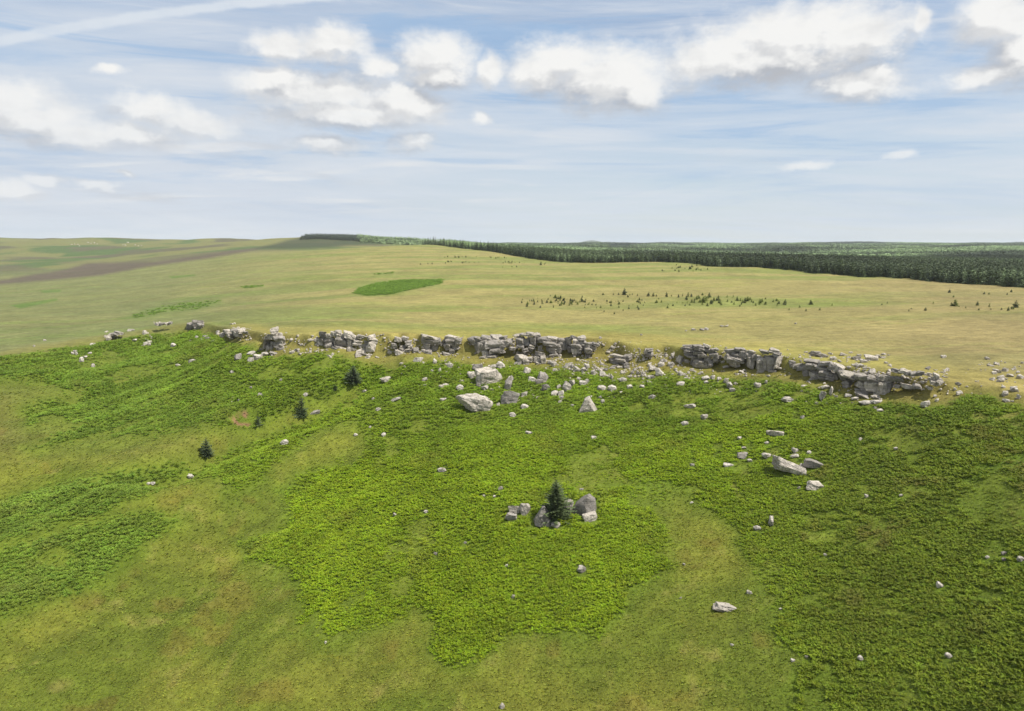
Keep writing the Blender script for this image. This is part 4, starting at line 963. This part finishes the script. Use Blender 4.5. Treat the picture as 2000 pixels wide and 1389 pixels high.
# ------------------------------------------------------------------ rock shapes
def cube_sphere(n):
    V = []; F = []; key = {}
    def vid(p):
        k = tuple(np.round(p, 6))
        if k not in key: key[k] = len(V); V.append(p)
        return key[k]
    lin = np.linspace(-1, 1, n + 1)
    for ax in range(3):
        for sg in (-1, 1):
            for i in range(n):
                for j in range(n):
                    q_ = []
                    for (a, b) in ((i, j), (i + 1, j), (i + 1, j + 1), (i, j + 1)):
                        p = [0, 0, 0]; p[ax] = sg; p[(ax + 1) % 3] = lin[a]; p[(ax + 2) % 3] = lin[b]; q_.append(vid(tuple(p)))
                    F.append(q_ if sg > 0 else q_[::-1])
    return np.array(V, float), np.array(F)
CS = {n: cube_sphere(n) for n in (4, 7, 12)}
def rock_shape(seed, n=7, boxy=1.0, cuts=8, rough=.06, strata=0.0):
    """a broken block: the meeting of many random planes, roughened and bedded"""
    r = np.random.default_rng(seed); V, F = CS[n]; d = V / np.linalg.norm(V, axis=1)[:, None]
    pl = []
    for ax in range(3):
        for sg in (-1, 1):
            nv = np.zeros(3); nv[ax] = sg; nv += r.normal(0, .2 / boxy, 3); nv /= np.linalg.norm(nv); pl.append((nv, r.uniform(.82, 1.0)))
    for k in range(cuts):
        nv = r.normal(0, 1, 3); nv /= np.linalg.norm(nv); off = np.abs(nv).sum() * r.uniform(.54, .80) if boxy > .7 else r.uniform(.78, 1.0); pl.append((nv, off))
    rad = np.full(len(d), 9.0)
    for nv, off in pl:
        dn = d @ nv; rad = np.minimum(rad, np.where(dn > 1e-3, off / np.maximum(dn, 1e-3), 9))
    p = d * rad[:, None]
    o = r.uniform(0, 50, 3)
    nz = vnoise3(*(p.T * 2.2 + o[:, None]), seed) - .5; nf = vnoise3(*(p.T * 6.0 + o[:, None]), seed + 1) - .5
    p = p + d * (nz * rough * 2.2 + nf * rough * 1.2)[:, None]
    if strata:
        lay = vnoise2(p[:, 2] * 3.5 + o[0] + p[:, 0] * .3, p[:, 2] * 0 + 1, seed + 3) - .5
        p[:, :2] *= (1 + lay * strata)[:, None]
    return p, F
BLOCK = [mesh_np('block', *rock_shape(300 + s, 7, 1.2, [4, 6, 9][s % 3], .07, [.3, .12, .05, .18][s % 4]), ROCK) for s in range(16)]
BLOCKP = [mesh_np('block', *rock_shape(330 + s, 7, 1.1, [5, 8][s % 2], .08, [.2, .05][s // 4]), PALE) for s in range(8)]
BOULD = [mesh_np('boulder', *rock_shape(360 + s, 7, .8, 9, .07, .06), ROCK) for s in range(10)]
BOULDP = [mesh_np('boulder', *rock_shape(380 + s, 7, [.8, .6][s % 2], 11, .10, .06), CHALKY) for s in range(12)]

# ------------------------------------------------------------------ the crag: each outcrop a thing, each block a part
def face_pt(px, py, fwd=0.0):
    """point of the crag face seen at a pixel: on the vertical wall along the crag line"""
    x, y, z = ray_px(px, py); x, y, z = float(x), float(y), float(z); h = math.hypot(x, y); th = math.atan2(x, y)
    r_ = float(np.interp(th, E_th, E_r)) - 2.2 - fwd
    g_ = hit(px, py)[0]; rg = math.hypot(g_[0], g_[1])
    r_ = min(r_, rg + .5) if py > 0 else r_
    t = r_ / h
    return x * t, y * t, CAM_Z + z * t
CR = [
 ('leftmost tall crag, a cracked pinnacle with a dark hollow, beside a bare gully', 'pale',
  [(537,648,11,13),(530,660,22,11),(545,664,22,14),(521,672,11,24),(526,685,12,20),(541,675,14,12),(550,673,13,24),(538,693,22,8),(549,686,14,14),(534,680,14,20,-2)]),
 ('left crag of stacked pale blocks with a tall smooth slab at its right', 'pale',
  [(631,655,13,13),(629,665,9,11),(644,656,13,9),(652,653,10,9),(661,649,12,8),(663,657,20,9),(645,667,18,14),(643,680,17,15),(655,672,9,15),(665,669,19,24),(665,682,20,7),(655,684,12,8)]),
 ('large left crag of rounded blocks split from its neighbour by a narrow cleft', 'pale',
  [(684,657,24,12),(704,659,15,9),(714,663,15,10),(725,660,18,9),(731,667,14,12),(685,671,20,22),(687,687,15,20),(702,671,22,12),(717,674,15,14),(727,677,16,22),(700,684,13,14),(712,690,22,18,1),(700,698,13,11,1),(718,702,12,9,1),(709,680,16,12,-1)]),
 ('low broken outcrop of many small blocks right of the large left crags', 'pale',
  [(778,665,14,10),(790,662,13,8),(797,671,12,10),(786,680,13,10),(802,680,11,11),(779,690,16,10,1),(797,689,12,9,1),(770,675,10,9),(812,684,11,8,1)]),
 ('squat crag capped by one long flat slab', 'grey',
  [(842,661,34,8),(840,670,28,13),(855,669,15,13),(836,678,14,12),(850,680,18,11),(838,690,14,12,1),(828,666,10,12)]),
 ('small rounded crag with a dark slit, left of the great blocky crag', 'grey',
  [(880,660,20,7),(881,668,26,12),(872,678,13,14,.5),(889,676,17,14),(882,686,15,10),(895,668,12,13),(870,693,15,8,1)]),
 ('great blocky crag with a broad smooth face and square shoulders, widest in the middle', 'grey',
  [(925,667,16,16),(933,663,16,8),(950,662,20,8),(970,661,24,8),(984,660,14,6),(933,679,14,26),(931,692,11,10),(965,672,40,18,.6),(949,673,16,14,.4),(944,680,12,16),(947,691,24,16,.6),(966,685,22,12,.6),(977,686,16,9),(988,672,14,14),(995,668,13,11),(981,679,12,9),(943,701,13,10,1),(957,698,22,9,1),(1000,682,13,7,1)]),
 ('loose stepped outcrop between the great blocky crag and the overhanging crag', 'pale',
  [(1012,656,12,6),(1023,654,14,6),(1037,653,15,8),(1048,656,14,8),(1042,666,15,15),(1016,666,15,14),(1028,669,13,13),(1016,677,15,9,.6),(1038,679,13,9,.6),(1026,686,12,8,1)]),
 ('overhanging crag with a deep black hollow under its left side', 'grey',
  [(1062,665,24,11,1.2),(1080,664,30,10,1),(1096,667,15,11,.6),(1073,671,26,8,1.4),(1084,677,22,11,1),(1097,675,15,16,.6),(1081,686,20,11,1),(1092,685,12,13,.6),(1083,695,19,9,1),(1104,673,9,24),(1057,684,14,18,-2.4),(1070,690,12,20,-2.0)]),
 ('narrow crag of stacked ledges immediately right of the overhanging crag', 'grey',
  [(1112,668,11,16),(1120,661,13,8),(1135,662,17,8),(1126,668,15,9,.5),(1139,671,13,11),(1127,677,20,9,1),(1122,686,12,12,1),(1132,684,15,12,.8),(1128,695,16,9,-.8),(1112,683,9,13)]),
 ('small crag with a jutting square block over black shade', 'grey',
  [(1150,675,15,10),(1149,686,15,12,1.2),(1142,683,7,13),(1159,680,13,9),(1163,673,17,6),(1150,696,16,10,-1.5)]),
 ('free-standing stack of dark thin layers left of the gully', 'grey',
  [(1205,697,24,6,1),(1199,704,17,8,.8),(1213,704,19,8,1),(1226,700,16,12,.4),(1205,712,19,7,1.2),(1220,710,16,8,.8),(1200,718,16,8,.6),(1212,720,17,10,1),(1224,720,11,18,.8),(1219,730,13,8,1.2),(1197,722,10,9,-1.2)]),
 ('little two-block outcrop alone on the grass lip', 'pale', [(1268,685,13,6),(1268,693,13,9),(1262,688,7,9)]),
 ('heap of big fallen blocks under the loose stepped outcrop', 'pale',
  [(1018,702,26,14,4),(1012,713,15,13,5),(1028,709,13,17,5),(1036,703,11,10,4)]),
 ('heap of tilted blocks at the left foot of the overhanging crag', 'pale',
  [(1054,694,17,10,3),(1061,703,15,15,4),(1050,703,13,13,4),(1052,712,15,7,5)]),
 ('layered crag with overhanging flat ledges and a square block at its foot', 'grey',
  [(1344,678,20,6),(1350,684,26,7,1.2),(1364,679,20,8,.6),(1373,684,24,8,.8),(1348,697,18,4,.8),(1351,691,20,7,-1),(1367,689,22,6,.6),(1371,694,18,7,.4),(1367,700,24,6),(1343,708,13,13),(1354,706,10,18,-.6),(1371,710,32,16,.8),(1388,688,18,8),(1394,694,17,8),(1400,702,12,13),(1383,702,15,9),(1387,711,10,10,.6),(1380,677,13,6),(1396,684,15,6)]),
 ('mossy dark crag with a pale smooth foot, right of the layered crag', 'grey',
  [(1428,688,20,10),(1446,685,22,8),(1424,697,12,13),(1437,694,17,9),(1450,695,14,16),(1436,704,26,11,.5),(1435,712,19,12,.8),(1447,705,14,9)]),
 ('tall crag with a broad flat grey face and stacked slabs on its right shoulder', 'grey',
  [(1462,694,17,15),(1464,709,11,22,.4),(1474,700,11,14),(1467,688,13,5),(1492,688,18,7),(1512,687,19,8,.4),(1517,693,16,8,.2),(1514,700,18,6,.4),(1488,714,22,30,.6),(1504,712,20,26,.5),(1518,711,13,24,.3),(1482,730,17,8,1.2),(1512,726,17,8,.6),(1499,700,15,7)]),
 ('long low crag of thin ledges with dark moss over a rounded foot', 'grey',
  [(1547,711,16,11),(1556,717,18,9),(1568,719,18,11),(1585,707,26,7),(1590,717,24,11),(1611,712,22,8),(1606,722,24,9,.4),(1598,730,24,8,.2),(1616,731,24,9,.4),(1580,723,15,13,.5),(1590,735,15,11,.6),(1573,732,13,12,.8),(1592,743,18,10,1.2),(1606,740,19,7,.8),(1621,739,15,7,.5),(1625,717,15,11),(1583,749,15,6,1.5)]),
 ('upright split block standing between the long ledges and the cave', 'grey', [(1638,722,18,15),(1645,733,15,16,.3),(1634,736,9,14,-1),(1648,742,10,7,.6)]),
 ('large right crag with a black cave at its left and a broad dark grey wall', 'grey',
  [(1662,735,26,7,1.2),(1680,736,20,9,.8),(1655,754,14,14,.8),(1664,748,22,18,-2.6),(1691,740,24,9,.4),(1706,743,22,11,.4),(1723,741,19,13),(1686,753,24,15,.6),(1706,754,28,16,.5),(1725,757,20,20,.3),(1679,765,17,10,.6),(1699,767,32,10,.8),(1721,771,24,11,.6),(1733,766,11,18,.3),(1696,776,36,7,1.4),(1723,779,26,7,1.4)]),
 ('small dark crag of crowded blocks at the left end of the slope', 'grey', [(386,632,18,11),(379,636,10,9),(392,637,12,9),(370,638,9,13,.6),(388,641,12,7,.6)]),
 ('dark jumbled outcrop in the bracken below the left end of the edge', 'grey', [(402,661,14,9,8),(409,665,15,9,8),(397,666,9,7,8),(417,668,9,6,8),(404,668,11,6,8)]),
 ('long pale shattered outcrop on the brow left of the leftmost tall crag', 'pale', [(436,655,12,8,2),(447,649,14,8,1),(459,648,14,9,1),(471,647,12,8,1),(465,655,14,8,2),(452,656,14,7,2),(480,650,8,5,1),(440,648,9,5,1)]),
 ('thin pale ledge on the bracken hill at far left', 'pale', [(212,660,9,9,2),(220,654,11,6,1),(230,651,12,5,1),(237,652,6,5,1)]),
 ('faint broken ledge on the brow above the far-left bracken', 'pale', [(309,634,8,5),(318,633,10,4),(327,633,8,5),(333,631,6,4)]),
 ('scattered low outcrop of dark slabs right of the cave crag', 'grey',
  [(1752,726,16,6),(1765,727,14,7),(1772,731,11,7),(1785,732,13,8),(1798,730,11,7),(1744,741,14,8),(1756,741,12,7),(1738,752,12,12),(1752,756,11,6,.6),(1772,757,16,7,.6),(1790,756,12,7,.6)]),
 ('crooked little stack of three stones at the right end of the outcrops', 'pale', [(1828,735,9,7),(1829,742,14,6),(1824,749,13,7,.6),(1835,748,9,6,.5)]),
]
for k, (lb, tone, blocks) in enumerate(CR):
    cx = sum(b[0] for b in blocks) / len(blocks); by = max(b[1] + b[3] / 2 for b in blocks)
    base = face_pt(cx, by); e = link('rock_outcrop', None, label=lb, category='crag'); e.location = base
    for j, b in enumerate(blocks):
        px, py, bw, bh = b[:4]; fw = (b[4] if len(b) > 4 else 0) + rr.uniform(-.45, .6)
        p = face_pt(px, py, fw); d = math.dist(p, (0, 0, CAM_Z)); W_, H_ = bw / FPX * d * 1.0, bh / FPX * d * 1.0
        D_ = max(W_, H_) * rr.uniform(.85, 1.1) + .6
        pool = BLOCK if (tone == 'grey' and rr.random() < .8) or (tone == 'pale' and rr.random() < .35) else BLOCKP
        o = link('block', rr.choice(pool), e)
        th = math.atan2(p[0], p[1]); ddir = Vector((math.sin(th), math.cos(th), 0))
        o.location = Vector(p) + ddir * (D_ * .38) - Vector(base)
        o.rotation_euler = (rr.uniform(-.12, .12), rr.uniform(-.22, .22) + .04, -th + rr.uniform(-.22, .38))
        o.scale = (W_ / 1.86, D_ / 1.86, H_ / 1.86)

# ------------------------------------------------------------------ boulders, one by one
def boulder(px, py, wpx, hpx, label, pale=True, tilt=0.0, group=None, shape=None, cat='boulder', sink=.10, name='boulder', parent=None, hi=False):
    p = hit(px, py + hpx * .42)[0]; d = dist_of(p); W_, H_ = wpx / FPX * d * .98, hpx / FPX * d * 1.0
    D_ = max(W_ * .62, H_ * .8)
    pool = BOULDP if pale else BOULD
    me_ = shape if shape else pool[rr.randrange(len(pool))]
    o = link(name, me_, label=label, category=cat, group=group)
    o.location = (p[0], p[1] + D_ * .3, p[2] + H_ * (.5 - sink)); o.rotation_euler = (rr.uniform(-.15, .15), tilt, rr.uniform(-.5, .5))
    o.scale = (W_ / 1.85, D_ / 1.85, H_ / 1.85)
    return o
def shp(seed, pale, n=12, boxy=.9, cuts=9, rough=.07, strata=.06): return mesh_np('boulder', *rock_shape(seed, n, boxy, cuts, rough, strata), PALE if pale else ROCK)
def wedge(apex, pale, seed, flat=.25):
    """a block with one high corner: box corners pulled into a peak"""
    p, F = rock_shape(seed, 12, 1.4, 4, .045, .05)
    t = (p[:, 2] + 1) / 2
    p[:, 0] = p[:, 0] * (1 - t * (1 - flat)) + apex * t * .9; p[:, 1] *= (1 - t * .45)
    return mesh_np('boulder', p, F, PALE if pale else ROCK)
MB = [m_[:7] + (m_[7]() if callable(m_[7]) else m_[7],) for m_ in MB]
for b in MB:
    if b[4] is None: continue
    boulder(b[0], b[1], b[2], b[3], b[4], b[5], b[6], shape=b[7])
# lesser stones: those the photograph shows singly; alike ones in one named area share a label and a group
LM = [(b[0], b[1], b[4].split(',')[0]) for b in MB if b[4] and b[2] >= 22]
SHORT = [(1059,1010,'the bushy foreground spruce'),(934,790,'the great pitted boulder'),(996,778,'the smooth domed boulder'),(1150,792,'the tent-shaped boulder'),(949,737,'the massive propped block'),
 (1060,738,'the tilted square boulder'),(1545,915,'the long sloping pale boulder'),(1415,1186,'the white shattered stone'),(1516,847,'the long flat bracken slab'),(755,742,'the long flat pale boulder'),
 (691,740,'the squat round spruce'),(590,800,'the narrow ragged spruce'),(536,670,'the leftmost tall crag'),(655,668,'the stacked left crag'),(708,680,'the large left crag'),(790,675,'the low broken outcrop'),
 (880,672,'the small slit crag'),(960,680,'the great blocky crag'),(1077,680,'the overhanging crag'),(1125,682,'the narrow ledge crag'),(1211,710,'the free-standing layered stack'),(1268,690,'the two-block outcrop'),
 (1370,697,'the layered crag'),(1437,700,'the mossy dark crag'),(1495,708,'the tall flat-faced crag'),(1600,728,'the long low crag'),(1700,757,'the cave crag'),(1704,700,'the thick plateau slab'),(1829,742,'the crooked little stack'),
 (1981,761,'the right-edge white stone'),(1810,790,'the rounded pitted boulder'),(475,812,'the bare earth scar'),(403,664,'the dark jumbled outcrop'),(160,700,'the touching pair of stones'),(224,654,'the thin far-left ledge'),
 (1507,1019,'the upright bracken stone'),(1350,794,'the flat boulder below the layered crag'),(1137,1113,'the lone rounded stone')]
ORD = ['nearest', 'second nearest', 'third nearest', 'fourth nearest', 'fifth nearest', 'sixth nearest', 'seventh nearest', 'eighth nearest', 'ninth nearest']
_c = {}
for key, (lb, gr, lst) in AREAS.items():
    for (px, py, w_, h_) in lst:
        L_ = min(SHORT, key=lambda q_: math.hypot(q_[0] - px, (q_[1] - py) * 1.4)); dx_, dy_ = px - L_[0], py - L_[1]
        v_ = 'above' if dy_ < -abs(dx_) * .4 else 'below' if dy_ > abs(dx_) * .4 else ''
        h2 = 'left' if dx_ < -abs(dy_) * .4 else 'right' if dx_ > abs(dy_) * .4 else ''
        dr = (v_ + ' ' + h2 + ' of' if v_ and h2 else v_ if v_ else h2 + ' of')
        _c.setdefault((L_[2], dr), []).append((math.hypot(dx_, dy_), px, py, w_, h_))
AL = {}
for (ln, dr), l_ in _c.items():
    l_.sort()
    for i_, (d_, px, py, w_, h_) in enumerate(l_):
        form = 'thin flat' if w_ > 2 * h_ else 'upright' if h_ > 1.3 * w_ else 'tiny' if w_ < 6 else 'blocky' if w_ > 12 else 'small'
        AL[(px, py, w_, h_)] = (form + ' pale stone, ' + ORD[min(i_, 8)] + ' ' + dr + ' ' + ln) if len(l_) > 1 else form + ' pale stone lying ' + dr + ' ' + ln
for key, (lb, gr, lst) in AREAS.items():
    for (px, py, w_, h_) in lst:
        boulder(px, py, w_, h_, AL[(px, py, w_, h_)], rr.random() < .92, rr.uniform(-.3, .3), gr, cat='stone', name='stone')

# scree too small to pick apart: one heap of chips along the foot and lip of the crag
def chips():
    P, Fc = rock_shape(500, 4, .8, 6, .05); V = []; Fo = []; base = 0
    r = np.random.default_rng(77)
    zones = [(760,830,662,692,80),(830,920,656,700,70),(1000,1060,652,700,120),(1060,1180,695,735,240),(1150,1260,668,745,260),(1240,1340,680,735,170),(1330,1420,675,735,90),(1420,1540,682,735,70),(1540,1740,692,735,170),(1560,1740,745,790,60),
             (1740,1850,722,762,150),(1880,2000,705,760,60),(620,760,652,700,110),(560,640,655,690,90),(505,560,650,700,60),(425,490,640,665,70),(205,240,648,662,30),(275,300,645,680,20),(300,340,630,638,26),(380,400,628,645,20),(1000,1130,725,785,110),(1130,1300,735,780,90),(860,1000,700,790,90),(1300,1480,730,770,60),(780,900,700,760,40),(1850,2000,740,790,40),(1480,1740,690,700,30)]
    pts = []
    for (x0, x1, y0, y1, n) in zones:
        for k in range(int(n * 1.9)):
            u_, v_ = r.uniform(x0, x1), r.uniform(y0, y1)
            if fbm2(np.array([u_ / 14.]), np.array([v_ / 8.]), 3, 181)[0] > r.uniform(.36, .62): pts.append((u_, v_))
    hh = hit([p[0] for p in pts], [p[1] for p in pts])
    for k, p in enumerate(hh):
        d = dist_of(p); s = (r.uniform(1.2, 4.2) * r.uniform(.5, 1) * (1.9 if r.random() < .12 else 1)) / FPX * d * .62
        a = r.uniform(0, 6.28); sc = np.array([r.uniform(.8, 1.7), r.uniform(.7, 1.2), r.uniform(.45, 1.0)]) * s
        q_ = P * sc; c, s_ = math.cos(a), math.sin(a); tl = r.uniform(-.4, .4)
        x, y, z = q_.T; x, z = x * math.cos(tl) - z * math.sin(tl), x * math.sin(tl) + z * math.cos(tl)
        V.append(np.stack([x * c - y * s_ + p[0], x * s_ + y * c + p[1], z + p[2] + sc[2] * .35], 1)); Fo.append(Fc + base); base += len(P)
    return np.concatenate(V), np.concatenate(Fo)
link('scree', mesh_np('scree', *chips(), PALE), kind='stuff', label='small pale stone chips strewn along the crag', category='scree')
# far pale crags on the left skyline hill
FC = [(140,478),(146,479),(152,478),(155,481),(172,474),(178,476),(184,475),(190,477),(240,479),(245,480),(250,474),(264,479),(270,481),(276,480),(146,476)]
fc = hit([f[0] for f in FC], [f[1] for f in FC], 600, 6000)
for k, p in enumerate(fc):
    d = dist_of(p); o = link('far_rock', BOULDP[k % 12], label='pale rock on the distant left hillside below the skyline', category='rock', group='pale rocks on the distant left hill')
    o.location = (p[0], p[1], p[2] + .6); s = d / FPX * rr.uniform(.6, 1.2); o.scale = (s * 1.3, s, s * .8)

# ------------------------------------------------------------------ haze over the whole place
hx0, hx1, hy0, hy1, hz0, hz1 = -11900, 11900, -300, 11900, min(float(H.min()), -60) - 1.0, 110
Vh = [(x, y, z) for x in (hx0, hx1) for y in (hy0, hy1) for z in (hz0, hz1)]
Fh = [(0, 1, 3, 2), (4, 6, 7, 5), (0, 4, 5, 1), (2, 3, 7, 6), (0, 2, 6, 4), (1, 5, 7, 3)]
HM = bpy.data.materials.new('haze'); HM.use_nodes = True; ht = NT(HM.node_tree); ht.n.clear()
ho = ht.new('ShaderNodeOutputMaterial'); pv = ht.new('ShaderNodeVolumePrincipled')
pv.inputs['Color'].default_value = (0.86, 0.92, 1.0, 1); pv.inputs['Density'].default_value = 0.000055; pv.inputs['Anisotropy'].default_value = 0.0
ht.l.new(pv.outputs[0], ho.inputs['Volume'])
link('haze', mesh_np('haze', Vh, Fh, HM), kind='stuff')
